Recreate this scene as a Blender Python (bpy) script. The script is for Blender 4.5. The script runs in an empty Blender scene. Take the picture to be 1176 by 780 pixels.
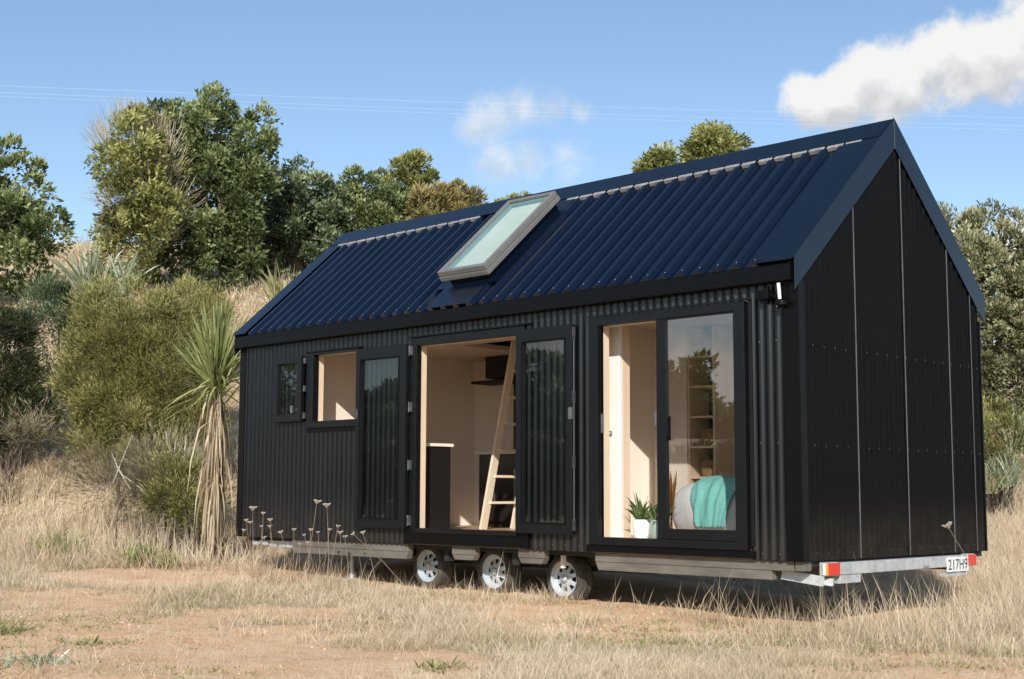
import bpy, math, random
import numpy as np
from mathutils import Vector
random.seed(7)
rng = np.random.default_rng(11)
scene = bpy.context.scene
C = scene.collection
PI = math.pi

# ------------------------------------------------------------------ camera
FPX, CW, CH = 1575.6, 1176.0, 780.0
CAM = np.array([12.796, -8.573, 0.4966])
YAW, PITCH, ROLL = 0.7859, 0.11027, 0.0036
def _basis():
    cy, sy, cp, sp = math.cos(YAW), math.sin(YAW), math.cos(PITCH), math.sin(PITCH)
    f = np.array([-sy*cp, cy*cp, sp]); r = np.array([cy, sy, 0.0]); u = np.cross(r, f)
    cr, sr = math.cos(ROLL), math.sin(ROLL)
    return cr*r+sr*u, cr*u-sr*r, f
CR, CU, CF = _basis()
def P(u, v, d):
    "the point at depth d (metres) seen in direction (u, v)"
    return CAM + d*(CF + CR*(u-CW/2)/FPX - CU*(v-CH/2)/FPX)
def direction(u, v):
    k = CF + CR*(u-CW/2)/FPX - CU*(v-CH/2)/FPX
    return k/np.linalg.norm(k)

# ------------------------------------------------------------------ noise
def _hash(ix, iy, seed):
    n = (ix.astype(np.int64)*374761393 + iy.astype(np.int64)*668265263 + seed*974711) & 0x7fffffff
    n = ((n ^ (n >> 13))*1274126177) & 0x7fffffff
    return ((n ^ (n >> 16)) & 0xffff)/65535.0
def vnoise(x, y, seed=0):
    x = np.asarray(x, float); y = np.asarray(y, float)
    ix, iy = np.floor(x), np.floor(y); fx, fy = x-ix, y-iy
    fx = fx*fx*(3-2*fx); fy = fy*fy*(3-2*fy)
    a, b = _hash(ix, iy, seed), _hash(ix+1, iy, seed)
    c, d = _hash(ix, iy+1, seed), _hash(ix+1, iy+1, seed)
    return a+(b-a)*fx+(c-a)*fy+(a-b-c+d)*fx*fy
def fbm(x, y, seed=0, oct=4):
    x = np.asarray(x, float); y = np.asarray(y, float)
    s, a, t = 0, 1.0, 0
    for k in range(oct):
        s = s+a*vnoise(x*2**k+17.3*k, y*2**k-9.1*k, seed+k); t += a; a *= .5
    return s/t
def sstep(a, b, x):
    t = np.clip((np.asarray(x, float)-a)/(b-a), 0.0, 1.0); return t*t*(3-2*t)

# ------------------------------------------------------------------ terrain
_W = np.linspace(-60, 400, 9201)
def _table(w0, s1, s2, w1, w2, soft):
    sl = s1*sstep(w0-soft, w0+soft, _W) + (s2-s1)*sstep(w1-2, w1+3, _W) + (.01-s2)*sstep(w2-2, w2+4, _W)
    return np.cumsum(sl)*(_W[1]-_W[0])
_TL = _table(2.9, .50, .33, 10.5, 21.0, 1.6)
_TR = _table(-.6, .15, .22, 7.0, 24.0, 3.2)
def terrain(x, y, fine=True):
    x = np.asarray(x, float); y = np.asarray(y, float)
    w = (y-x)*.70711; s = (x+y)*.70711
    k = sstep(0.5, 8.0, s)
    h = (1-k)*np.interp(w, _W, _TL)+k*np.interp(w, _W, _TR)
    # far from the hill to either side the land is level again
    far = 1-sstep(28, 60, np.abs(s-2))
    z = -.435 + h*far - .018*np.clip(x-3.6, -4, 4)
    z = z + .05*(fbm(x*.35, y*.35, 3, 3)-.5)*2
    hill = sstep(1.0, 6.0, w)
    z = z + hill*.7*(fbm(x*.16+5, y*.16, 9, 3)-.5)*far
    z = z + 2.4*sstep(-13, -25, s)*(1-sstep(1, 7, w))*sstep(-70, -40, s)
    if fine:
        z = z + .035*(fbm(x*1.9, y*1.9, 21, 3)-.5)
    return z
def TZ(x, y): return float(terrain(np.array([x]), np.array([y]))[0])
def on_ground(u, v):
    "where the sight line through (u, v) meets the ground"
    k = CF + CR*(u-CW/2)/FPX - CU*(v-CH/2)/FPX
    d = np.linspace(3, 60, 3000); q = CAM[None]+d[:, None]*k[None]
    hit = np.nonzero(q[:, 2] < terrain(q[:, 0], q[:, 1], False))[0]
    return q[hit[0]] if len(hit) else q[-1]

# ------------------------------------------------------------------ materials
def mat(name, color, rough=.6, metal=0.0, spec=.5, noise=None, bump=None, coat=0.0, dust=False):
    m = bpy.data.materials.new(name); m.use_nodes = True
    nt = m.node_tree; b = nt.nodes['Principled BSDF']
    b.inputs['Base Color'].default_value = (*color, 1)
    b.inputs['Roughness'].default_value = rough; b.inputs['Metallic'].default_value = metal
    b.inputs['Specular IOR Level'].default_value = spec
    b.inputs['Coat Weight'].default_value = coat
    tc = nt.nodes.new('ShaderNodeTexCoord')
    if noise:      # (scale, second colour, [stretch])
        nz = nt.nodes.new('ShaderNodeTexNoise'); nz.inputs['Scale'].default_value = noise[0]
        nz.inputs['Detail'].default_value = 6; nz.inputs['Roughness'].default_value = .65
        src = tc.outputs['Object']
        if len(noise) > 2:
            mp = nt.nodes.new('ShaderNodeMapping'); mp.inputs['Scale'].default_value = noise[2]
            nt.links.new(src, mp.inputs['Vector']); src = mp.outputs['Vector']
        nt.links.new(src, nz.inputs['Vector'])
        cr = nt.nodes.new('ShaderNodeValToRGB')
        cr.color_ramp.elements[0].position = .35; cr.color_ramp.elements[1].position = .68
        cr.color_ramp.elements[0].color = (*color, 1); cr.color_ramp.elements[1].color = (*noise[1], 1)
        nt.links.new(nz.outputs['Fac'], cr.inputs['Fac']); nt.links.new(cr.outputs['Color'], b.inputs['Base Color'])
        mr = nt.nodes.new('ShaderNodeMapRange'); mr.inputs['To Min'].default_value = max(.02, rough-.08); mr.inputs['To Max'].default_value = min(1, rough+.12)
        nt.links.new(nz.outputs['Fac'], mr.inputs['Value']); nt.links.new(mr.outputs['Result'], b.inputs['Roughness'])
    if dust:       # soil splashed up the lowest part of the wall
        sx = nt.nodes.new('ShaderNodeSeparateXYZ'); nt.links.new(tc.outputs['Object'], sx.inputs[0])
        m1 = nt.nodes.new('ShaderNodeMapRange'); m1.interpolation_type = 'SMOOTHSTEP'; m1.inputs['From Min'].default_value = .55; m1.inputs['From Max'].default_value = 0
        m1.inputs['To Max'].default_value = .16; nt.links.new(sx.outputs['Z'], m1.inputs['Value'])
        n3 = nt.nodes.new('ShaderNodeTexNoise'); n3.inputs['Scale'].default_value = 5; n3.inputs['Detail'].default_value = 7; nt.links.new(tc.outputs['Object'], n3.inputs['Vector'])
        mu = nt.nodes.new('ShaderNodeMath'); mu.operation = 'MULTIPLY'; nt.links.new(m1.outputs['Result'], mu.inputs[0]); nt.links.new(n3.outputs['Fac'], mu.inputs[1])
        mx = nt.nodes.new('ShaderNodeMix'); mx.data_type = 'RGBA'; mx.inputs[7].default_value = (.16, .125, .095, 1)
        nt.links.new(mu.outputs[0], mx.inputs[0]); nt.links.new(cr.outputs['Color'], mx.inputs[6]); nt.links.new(mx.outputs[2], b.inputs['Base Color'])
    if bump:       # (scale, strength, distance)
        n2 = nt.nodes.new('ShaderNodeTexNoise'); n2.inputs['Scale'].default_value = bump[0]; n2.inputs['Detail'].default_value = 5
        nt.links.new(tc.outputs['Object'], n2.inputs['Vector'])
        bp = nt.nodes.new('ShaderNodeBump'); bp.inputs['Strength'].default_value = bump[1]; bp.inputs['Distance'].default_value = bump[2]
        nt.links.new(n2.outputs['Fac'], bp.inputs['Height']); nt.links.new(bp.outputs['Normal'], b.inputs['Normal'])
    return m
def glass_mat(name, ior, tint=(1, 1, 1), rough=0.0, wave=0.0):
    m = bpy.data.materials.new(name); m.use_nodes = True; nt = m.node_tree; nt.nodes.clear()
    o = nt.nodes.new('ShaderNodeOutputMaterial'); mx = nt.nodes.new('ShaderNodeMixShader')
    tr = nt.nodes.new('ShaderNodeBsdfTransparent'); tr.inputs['Color'].default_value = (*tint, 1)
    gl = nt.nodes.new('ShaderNodeBsdfGlossy'); gl.inputs['Roughness'].default_value = rough
    # Schlick reflectance that is the same from either side of the pane
    r0 = ((ior-1)/(ior+1))**2
    lw = nt.nodes.new('ShaderNodeLayerWeight'); lw.inputs['Blend'].default_value = .5; pw = nt.nodes.new('ShaderNodeMath'); pw.operation = 'POWER'; pw.inputs[1].default_value = 5
    nt.links.new(lw.outputs['Facing'], pw.inputs[0])
    fr = nt.nodes.new('ShaderNodeMath'); fr.operation = 'MULTIPLY_ADD'; fr.inputs[1].default_value = 1-r0; fr.inputs[2].default_value = r0
    nt.links.new(pw.outputs[0], fr.inputs[0])
    tc = nt.nodes.new('ShaderNodeTexCoord'); nz = nt.nodes.new('ShaderNodeTexNoise'); nz.inputs['Scale'].default_value = 1.7
    bp = nt.nodes.new('ShaderNodeBump'); bp.inputs['Strength'].default_value = wave; bp.inputs['Distance'].default_value = .01
    nt.links.new(tc.outputs['Object'], nz.inputs['Vector']); nt.links.new(nz.outputs['Fac'], bp.inputs['Height'])
    nt.links.new(bp.outputs['Normal'], gl.inputs['Normal'])
    nt.links.new(fr.outputs[0], mx.inputs['Fac']); nt.links.new(tr.outputs['BSDF'], mx.inputs[1]); nt.links.new(gl.outputs['BSDF'], mx.inputs[2])
    nt.links.new(mx.outputs['Shader'], o.inputs['Surface'])
    return m
def leaf_mat(name, dark, mid, light, transl=.35, rough=.55, spec=.35, root=None):
    "leaf colour runs along the per-leaf attribute 'tint'; 'along' darkens a blade's root when root is given"
    m = bpy.data.materials.new(name); m.use_nodes = True; nt = m.node_tree
    b = nt.nodes['Principled BSDF']; o = nt.nodes['Material Output']
    at = nt.nodes.new('ShaderNodeAttribute'); at.attribute_name = 'tint'
    cr = nt.nodes.new('ShaderNodeValToRGB'); e = cr.color_ramp.elements
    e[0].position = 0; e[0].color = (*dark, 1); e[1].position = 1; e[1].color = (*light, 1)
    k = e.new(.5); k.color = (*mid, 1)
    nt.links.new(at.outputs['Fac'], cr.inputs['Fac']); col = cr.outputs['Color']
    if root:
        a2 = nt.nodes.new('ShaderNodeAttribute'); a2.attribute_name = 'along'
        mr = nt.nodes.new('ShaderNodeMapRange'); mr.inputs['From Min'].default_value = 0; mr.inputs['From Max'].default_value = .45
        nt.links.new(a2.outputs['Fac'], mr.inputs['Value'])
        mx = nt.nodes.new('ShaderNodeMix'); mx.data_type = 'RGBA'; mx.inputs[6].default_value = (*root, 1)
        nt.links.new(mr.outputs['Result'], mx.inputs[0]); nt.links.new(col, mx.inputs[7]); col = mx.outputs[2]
    nt.links.new(col, b.inputs['Base Color'])
    b.inputs['Roughness'].default_value = rough; b.inputs['Specular IOR Level'].default_value = spec
    if transl > 0:
        t = nt.nodes.new('ShaderNodeBsdfTranslucent'); nt.links.new(col, t.inputs['Color'])
        ms = nt.nodes.new('ShaderNodeMixShader'); ms.inputs['Fac'].default_value = transl
        nt.links.new(b.outputs['BSDF'], ms.inputs[1]); nt.links.new(t.outputs['BSDF'], ms.inputs[2]); nt.links.new(ms.outputs['Shader'], o.inputs['Surface'])
    return m

M = dict(
 clad=mat('black_cladding', (.0022, .0032, .0048), .28, 0, .42, noise=(2.2, (.0038, .0050, .0070), (1, 1, .35)), dust=True),
 gable=mat('black_gable_cladding', (.0019, .0019, .0021), .45, 0, .13, noise=(2.0, (.0028, .0027, .0028)), dust=True),
 roof=mat('black_roof_steel', (.0012, .0045, .0135), .13, 0, .62, noise=(1.6, (.0020, .0062, .0180)), bump=(3.0, .12, .01)),  # navy base colour stands in for the sky's reflected blue
 flash=mat('black_flashing', (.0016, .0055, .0135), .18, 0, .55, noise=(3, (.0024, .0072, .0170))),
 trim=mat('black_trim', (.0025, .0025, .0030), .42, 0, .2),
 joint=mat('pale_sheet_edge', (.10, .104, .11), .5, .2, noise=(3, (.16, .165, .17))),
 alu=mat('black_aluminium', (.0042, .0048, .0058), .36, 0, .36, noise=(9, (.0060, .0066, .0078))),
 screw=mat('screw_head', (.13, .132, .138), .35, .5),
 steel=mat('bright_steel', (.55, .56, .58), .3, .9),
 hinge=mat('dark_steel_hinge', (.10, .10, .105), .35, .7, .5, noise=(30, (.22, .22, .225))),
 galv=mat('galvanised_steel', (.42, .44, .46), .48, .35, .5, noise=(14, (.62, .64, .65))),
 beam=mat('chassis_beam', (.115, .104, .088), .6, .05, .3, noise=(7, (.19, .172, .146), (.3, 1, 1))),
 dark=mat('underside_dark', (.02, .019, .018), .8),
 closure=mat('grey_foam_strip', (.19, .19, .195), .8, noise=(22, (.34, .335, .33))),
 skyframe=mat('grey_skylight_frame', (.20, .20, .195), .42, .25, .5, noise=(12, (.235, .232, .225))),
 skyglass=glass_mat('skylight_glass', 2.0, (.92, .97, .955), 0, .02),
 glass=glass_mat('window_glass', 3.2, (.96, .97, .965), 0, .03),
 leafglass=glass_mat('door_glass', 2.15, (.86, .88, .87), 0, .05),
 wood=mat('pale_timber', (.68, .52, .37), .5, 0, .4, noise=(5, (.76, .61, .46), (1, 1, .12))),
 ply=mat('pale_wall_lining', (.84, .755, .66), .65, 0, .2, noise=(3, (.87, .79, .70), (1, 1, .2))),
 ceil=mat('ceiling_lining', (.74, .60, .47), .65, 0, .2, noise=(3, (.78, .65, .52), (.2, 1, 1))),
 floor=mat('timber_floor', (.46, .30, .20), .35, 0, .5, noise=(4, (.56, .39, .27), (.15, 1, 1))),
 white=mat('white_paint', (.80, .78, .75), .45, noise=(4, (.82, .80, .77))),
 cab=mat('black_cabinet', (.014, .0125, .012), .35, 0, .5),
 ladder=mat('pale_ladder_timber', (.74, .62, .47), .55, noise=(6, (.80, .69, .54), (1, 1, .1))),
 basket=mat('brown_basket', (.22, .13, .07), .8, noise=(40, (.34, .21, .11))),
 pot=mat('white_ceramic', (.82, .81, .79), .3, coat=.3),
 vase=mat('sage_glass_vase', (.28, .36, .29), .2, 0, .6),
 duvet=mat('white_fabric', (.86, .86, .87), .85, noise=(30, (.9, .9, .91)), bump=(60, .3, .004)),
 teal=mat('teal_knit', (.22, .62, .58), .9, noise=(70, (.32, .74, .68)), bump=(160, .7, .004)),
 tyre=mat('tyre_rubber', (.038, .034, .031), .85, noise=(12, (.10, .088, .074)), bump=(40, .3, .004)),
 rim=mat('pale_wheel_rim', (.48, .55, .60), .36, .25, .5, noise=(14, (.64, .68, .71))),
 red=mat('red_lens', (.62, .035, .02), .2, 0, .6, coat=.5), orange=mat('orange_lens', (.85, .33, .06), .25, 0, .6, coat=.4),
 plate=mat('plate_white', (.74, .76, .76), .4), plate_ink=mat('plate_black', (.015, .015, .018), .5),
 bark=mat('grey_brown_bark', (.13, .10, .075), .9, noise=(9, (.23, .19, .15), (1, 1, .25)), bump=(25, .6, .02)),
 palebark=mat('pale_dead_wood', (.42, .37, .31), .9, noise=(9, (.52, .47, .40), (1, 1, .25))),
 wire=mat('overhead_wire', (.62, .68, .75), .4, 0),
 umbel=mat('dried_flower_head', (.44, .37, .31), .9, noise=(60, (.60, .52, .44))),
 stalk=mat('dried_stalk', (.20, .145, .105), .9, noise=(20, (.32, .24, .18))),
)

# ------------------------------------------------------------------ mesh helpers
class MB:
    def __init__(s): s.v = []; s.f = []; s.mi = []
    def face(s, pts, mi=0):
        n = len(s.v); s.v += [tuple(map(float, p)) for p in pts]; s.f.append(tuple(range(n, n+len(pts)))); s.mi.append(mi); return s
    def add(s, vs, fs, mi=0):
        n = len(s.v); s.v += [tuple(map(float, p)) for p in vs]
        for f in fs: s.f.append(tuple(i+n for i in f)); s.mi.append(mi)
        return s
    def box(s, x0, x1, y0, y1, z0, z1, mi=0):
        return s.hexa([(x0,y0,z0),(x1,y0,z0),(x1,y1,z0),(x0,y1,z0),(x0,y0,z1),(x1,y0,z1),(x1,y1,z1),(x0,y1,z1)], mi)
    def hexa(s, p, mi=0):
        return s.add(p, [(3,2,1,0),(4,5,6,7),(0,1,5,4),(1,2,6,5),(2,3,7,6),(3,0,4,7)], mi)
    def obox(s, fn, a0, a1, b0, b1, c0, c1, mi=0):
        "box in the coordinates of fn(a, b, c)"
        return s.hexa([fn(a0,b0,c0),fn(a1,b0,c0),fn(a1,b1,c0),fn(a0,b1,c0),fn(a0,b0,c1),fn(a1,b0,c1),fn(a1,b1,c1),fn(a0,b1,c1)], mi)
    def bar(s, a, b, w, h, mi=0, up=(0, 0, 1)):
        a, b = Vector(a), Vector(b); d = (b-a).normalized(); u = Vector(up)
        if abs(d.dot(u)) > .95: u = Vector((0, 1, 0))
        sx = d.cross(u).normalized()*w/2; uz = sx.cross(d).normalized()*h/2
        return s.hexa([a-sx-uz, a+sx-uz, a+sx+uz, a-sx+uz, b-sx-uz, b+sx-uz, b+sx+uz, b-sx+uz], mi)
    def tube(s, pts, rad, seg=8, cap=True, mi=0):
        pts = [Vector(p) for p in pts]; n0 = len(s.v)
        if not hasattr(rad, '__len__'): rad = [rad]*len(pts)
        for i, p in enumerate(pts):
            d = (pts[min(i+1, len(pts)-1)]-pts[max(i-1, 0)]).normalized()
            u = Vector((0, 0, 1)) if abs(d.z) < .9 else Vector((1, 0, 0))
            a = d.cross(u).normalized(); b = d.cross(a)
            for k in range(seg):
                t = 2*PI*k/seg; s.v.append(tuple(p+rad[i]*(math.cos(t)*a+math.sin(t)*b)))
        for i in range(len(pts)-1):
            for k in range(seg):
                k2 = (k+1) % seg
                s.f.append((n0+i*seg+k, n0+i*seg+k2, n0+(i+1)*seg+k2, n0+(i+1)*seg+k)); s.mi.append(mi)
        if cap:
            s.f.append(tuple(n0+k for k in range(seg))[::-1]); s.mi.append(mi)
            s.f.append(tuple(n0+(len(pts)-1)*seg+k for k in range(seg))); s.mi.append(mi)
        return s
    def lathe(s, prof, c=(0, 0, 0), axis='Z', seg=32, mi=0):
        n0 = len(s.v)
        for r, h in prof:
            for k in range(seg):
                t = 2*PI*k/seg; x, y = r*math.cos(t), r*math.sin(t)
                p = (x, y, h) if axis == 'Z' else (x, h, y)
                s.v.append((p[0]+c[0], p[1]+c[1], p[2]+c[2]))
        for i in range(len(prof)-1):
            for k in range(seg):
                k2 = (k+1) % seg
                s.f.append((n0+i*seg+k, n0+i*seg+k2, n0+(i+1)*seg+k2, n0+(i+1)*seg+k)); s.mi.append(mi)
        return s
    def build(s, name, mats, parent=None, smooth=False, bevel=0.0, loc=None):
        me = bpy.data.meshes.new(name); me.from_pydata(s.v, [], s.f)
        ms = mats if isinstance(mats, (list, tuple)) else [mats]
        for m in ms: me.materials.append(m)
        if len(ms) > 1: me.polygons.foreach_set('material_index', s.mi)
        if smooth: me.polygons.foreach_set('use_smooth', [True]*len(me.polygons))
        me.update()
        o = bpy.data.objects.new(name, me); C.objects.link(o)
        if parent: o.parent = parent
        if loc is not None: o.location = loc
        if bevel:
            b = o.modifiers.new('edge', 'BEVEL'); b.width = bevel; b.segments = 2; b.limit_method = 'ANGLE'; b.angle_limit = .6
        return o
    def islands(s, name, mats, parent=None, **k):
        "one object for every connected piece"
        par = list(range(len(s.v)))
        def find(a):
            while par[a] != a: par[a] = par[par[a]]; a = par[a]
            return a
        for f in s.f:
            for a in f[1:]: par[find(a)] = find(f[0])
        groups = {}
        for i, f in enumerate(s.f): groups.setdefault(find(f[0]), []).append(i)
        res = []
        for g in groups.values():
            m = MB(); used = {}
            for i in g:
                f = []
                for a in s.f[i]:
                    if a not in used: used[a] = len(m.v); m.v.append(s.v[a])
                    f.append(used[a])
                m.f.append(tuple(f)); m.mi.append(s.mi[i])
            res.append(m.build(name, mats, parent, **k))
        return res
def np_mesh(name, verts, faces, attrs, m, parent=None, smooth=False):
    "faces: list of (n, k) index arrays; attrs: name -> per-vertex floats"
    me = bpy.data.meshes.new(name); nv = len(verts)
    me.vertices.add(nv); me.vertices.foreach_set('co', np.asarray(verts, np.float32).ravel())
    idx = np.concatenate([f.ravel() for f in faces]).astype(np.int32)
    tot = np.concatenate([np.full(len(f), f.shape[1], np.int32) for f in faces])
    st = np.concatenate([[0], np.cumsum(tot)[:-1]]).astype(np.int32)
    me.loops.add(len(idx)); me.loops.foreach_set('vertex_index', idx)
    me.polygons.add(len(tot)); me.polygons.foreach_set('loop_start', st)
    me.update(calc_edges=True); me.validate()
    if smooth: me.polygons.foreach_set('use_smooth', np.ones(len(tot), bool))
    for k, a in attrs.items():
        at = me.attributes.new(k, 'FLOAT', 'POINT'); at.data.foreach_set('value', np.asarray(a, np.float32))
    for q in (m if isinstance(m, (list, tuple)) else [m]): me.materials.append(q)
    o = bpy.data.objects.new(name, me); C.objects.link(o)
    if parent: o.parent = parent
    return o
def empty(name, loc):
    o = bpy.data.objects.new(name, None); C.objects.link(o); o.location = loc; o.empty_display_size = .2; return o
def tag(o, label=None, cat=None, group=None, kind=None):
    if label: o['label'] = label
    if cat: o['category'] = cat
    if group: o['group'] = group
    if kind: o['kind'] = kind
    return o

# blades of grass, sword leaves: 5 or 7 vertices each
def blade_arrays(base, h, ang, lean, wid, tint, droop=None, levels=(0, .5, 1.0), face=None, wprof=(1, .8, 0)):
    n = len(base); L = len(levels)
    d = np.stack([np.cos(ang), np.sin(ang), np.zeros(n)], 1)
    if face is None: face = rng.uniform(0, 2*PI, n)
    sd = np.stack([np.cos(face), np.sin(face), np.zeros(n)], 1)
    V = np.zeros((n, 2*L-1, 3)); A = np.zeros((n, 2*L-1)); k = 0
    if droop is None: droop = np.zeros(n)
    for i, t in enumerate(levels):
        # straight part leans along sin(lean); droop bends the far end down
        hor = h*(np.sin(lean)*t + droop*.6*t*t); ver = h*(np.cos(lean)*t - droop*.75*t*t*t)
        p = base + d*hor[:, None] + np.array([0, 0, 1.])*ver[:, None]
        if i < L-1:
            V[:, k] = p - sd*(wid*wprof[i]/2)[:, None]; V[:, k+1] = p + sd*(wid*wprof[i]/2)[:, None]; A[:, k:k+2] = t; k += 2
        else:
            V[:, k] = p; A[:, k] = t
    m = 2*L-1; off = (np.arange(n)*m)[:, None]
    F = []
    for i in range(L-2): F.append(off+np.array([[2*i, 2*i+1, 2*i+3, 2*i+2]]))
    F.append(off+np.array([[2*L-4, 2*L-3, 2*L-2]]))
    return V.reshape(-1, 3), F, np.repeat(tint, m), A.ravel()
def blades(name, base, h, ang, lean, wid, tint, m, parent=None, **k):
    V, F, T, A = blade_arrays(base, h, ang, lean, wid, tint, **k)
    return np_mesh(name, V, F, {'tint': T, 'along': A}, m, parent)
def unit(v): return v/np.maximum(np.linalg.norm(v, axis=-1, keepdims=True), 1e-9)
def leaf_arrays(c, axis, length, width, tint):
    n = len(c); a = unit(axis); b = unit(np.cross(a, unit(rng.normal(size=(n, 3))))); nn = np.cross(a, b)
    L, Wd = length[:, None], width[:, None]
    V = np.stack([c, c+a*L*.45+b*Wd*.5+nn*L*.06, c+a*L, c+a*L*.45-b*Wd*.5+nn*L*.06], 1)
    F = (np.arange(n)*4)[:, None]+np.array([[0, 1, 2, 3]])
    return V.reshape(-1, 3), F, np.repeat(tint, 4)
from mathutils import Matrix
def hang(o, parent):
    o.parent = parent
    if parent.type == 'EMPTY': o.matrix_parent_inverse = Matrix.Translation(-parent.location)
    return o
_build = MB.build
def _b(s, name, mats, parent=None, **k):
    o = _build(s, name, mats, None, **k)
    return hang(o, parent) if parent else o
MB.build = _b

# ================================================================== TINY HOUSE
LN, WD, EZ, OV = 7.2, 2.82, 2.184, .08          # length, depth, eave height, eave overhang
SD = np.array([0, .7485, .6631]); SN = np.array([0, -.6631, .7485]); SL = 1.992
def roof_pt(x, s, h): return tuple(np.array([x, -OV, EZ])+s*SD+h*SN)
def roof_back(x, s, h):
    p = roof_pt(x, s, h); return (p[0], WD-p[1], p[2])
house = tag(empty('tiny_house', (3.6, 1.41, -.45)), 'long black corrugated tiny house on a three-axle trailer with its glass doors open', 'tiny house')

PITCH_C = .0762
def corrugated(mb, u0, u1, z0, z1, fn, amp=.0092):
    n = max(2, int(round((u1-u0)/(PITCH_C/8)))); us = np.linspace(u0, u1, n+1); vs = []
    for u in us:
        off = amp*math.cos(2*PI*u/PITCH_C)
        zt = z1(u) if callable(z1) else z1
        vs += [fn(u, off, z0), fn(u, off, zt)]
    mb.add(vs, [(2*i, 2*i+2, 2*i+3, 2*i+1) for i in range(n)])
def screw(mb, p, nrm, r=.006, mi=1):
    p, nrm = Vector(p), Vector(nrm); t = Vector((0, 0, 1)); b = nrm.cross(t)
    ring = [p+r*(math.cos(k*PI/3)*b+math.sin(k*PI/3)*t) for k in range(6)]; top = p+nrm*.005
    mb.add(ring+[top], [(k, (k+1) % 6, 6) for k in range(6)], mi)

# --- front cladding round the openings
front = MB()
ff = lambda u, o, z: (u, -.009-o, z)
for (x0, x1, z0, z1) in ((.09, 1.24, 0, 2.09), (1.24, 2.09, 0, 1.13), (1.24, 2.09, 1.915, 2.09), (2.09, 2.88, 0, 2.09),
                         (2.88, 4.39, 1.955, 2.09), (4.39, 5.165, 0, 2.09), (5.165, 6.75, 1.945, 2.09), (6.75, 7.085, 0, 2.09)):
    corrugated(front, x0, x1, z0, z1, ff)
for z, xs in ((.045, [(.15, 2.8), (4.45, 5.1), (6.78, 7.05)]), (.86, [(.15, 2.05), (6.78, 7.05)]), (1.62, [(.15, .7), (6.78, 7.05)]), (2.03, [(.15, 7.05)])):
    for a, b in xs:
        k = math.ceil(a/PITCH_C/2)*2
        while k*PITCH_C < b: screw(front, (k*PITCH_C, -.018, z), (0, -1, 0), .0062); k += 2
front_wall = front.build('front_wall', [M['clad'], M['screw']], house, smooth=True)
cf = MB()
cf.box(7.08, 7.214, -.024, .0, 0, 2.10); cf.box(7.2145, 7.219, -.024, .055, 0, 2.05); cf.box(-.012, .092, -.024, 0, 0, 2.10)
cf.islands('corner_flashing', M['trim'], house, bevel=.002)
sf = MB(); sf.box(2.80, 4.45, -.030, -.001, .005, .136); sf.box(5.12, 6.80, -.030, -.001, .005, .064); sf.box(1.235, 2.095, -.026, -.001, 1.095, 1.135)
sf.islands('sill_flashing', M['trim'], house, bevel=.002)

# --- gable cladding
def under_roof(y): return EZ+(min(y, WD-y)+OV)*.8859-.03
gab = MB(); gf = lambda u, o, z: (LN+.009+o, u, z)
corrugated(gab, .05, 2.80, 0, under_roof, gf)
for z in (.055, .84, 1.583):
    k = 1
    while k*PITCH_C*2 < 2.75: screw(gab, (LN+.018, k*PITCH_C*2, z+.004*math.sin(k*9)), (1, 0, 0), .0065); k += 1
k = 1
gable_wall = gab.build('gable_wall', [M['gable'], M['screw']], house, smooth=True)
jt = MB()
for y in (.757, 1.502, 2.249): jt.box(LN+.016, LN+.021, y-.0045, y+.0045, .004, under_roof(y)-.11)
jt.box(LN+.016, LN+.020, 2.645, 2.650, .004, under_roof(2.65)-.11, 0)
jt.islands('sheet_joint', M['joint'], gable_wall)
ends = MB()
for x0, x1 in ((.0, .02), (LN-.02, LN)):
    a = [(x0, .0, 0), (x0, WD, 0), (x0, WD, 2.1), (x0, WD/2, 3.36), (x0, 0, 2.1)]; b = [(x1, p[1], p[2]) for p in a]
    ends.face(a); ends.face(b[::-1])
    for i in range(5): j = (i+1) % 5; ends.face([a[i], b[i], b[j], a[j]])
ends.islands('end_wall', M['gable'], house)
bw = MB(); bw.box(.021, LN-.021, WD-.05, WD, 0, 2.12); bw.build('rear_wall', M['gable'], house)
bsh = MB(); bsh.box(7.05, 7.214, WD+.001, WD+.02, 0, 2.0); bsh.build('corner_flashing', M['trim'], house)

# --- roof: trapezoid sheets, ridge cap, barges, gutter
rf = MB(); RP_ = .1735; X0, X1 = .155, 6.985
def rib_profile(x0, x1, s0, s1, pt):
    prof = []; x = x0; ph = 0
    while x < x1-.02:
        prof += [(x, .0), (x+.086, .0), (x+.108, .037), (x+.151, .037)]; x += RP_
    prof = [(min(a, x1), b) for a, b in prof]+[(x1, 0)]
    vs = []
    for a, b in prof: vs += [pt(a, s0, b), pt(a, s1, b)]
    rf.add(vs, [(2*i, 2*i+2, 2*i+3, 2*i+1) for i in range(len(prof)-1)])
    # closed rib ends at the eave
    for i in range(0, len(prof)-4, 4):
        q = [pt(prof[i+1][0], s0, 0), pt(prof[i+2][0], s0, .037), pt(prof[i+3][0], s0, .037), pt(prof[i+4][0], s0, 0)]; rf.face(q)
rib_profile(X0, X1, -.015, 1.93, roof_pt); rib_profile(X0, X1, -.015, 1.93, roof_back)
for fn in (roof_pt, roof_back): rf.obox(fn, .02, 7.18, 0, 1.96, -.06, -.012)
x = X0
while x < X1: # fixing screws along the eave
    screw(rf, roof_pt(x+.131, .03, .035), SN, .008); x += RP_
roof = rf.build('roof', [M['roof'], M['screw']], house)
rc = MB()
for fn in (roof_pt, roof_back): rc.obox(fn, -.026, 7.226, 1.735, SL+.002, .040, .045)
rc.tube([(-.027, WD/2, roof_pt(0, SL, .042)[2]+.004), (7.227, WD/2, roof_pt(0, SL, .042)[2]+.004)], .010, 8)
rc.build('ridge_cap', M['flash'], roof, bevel=.0015)
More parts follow.
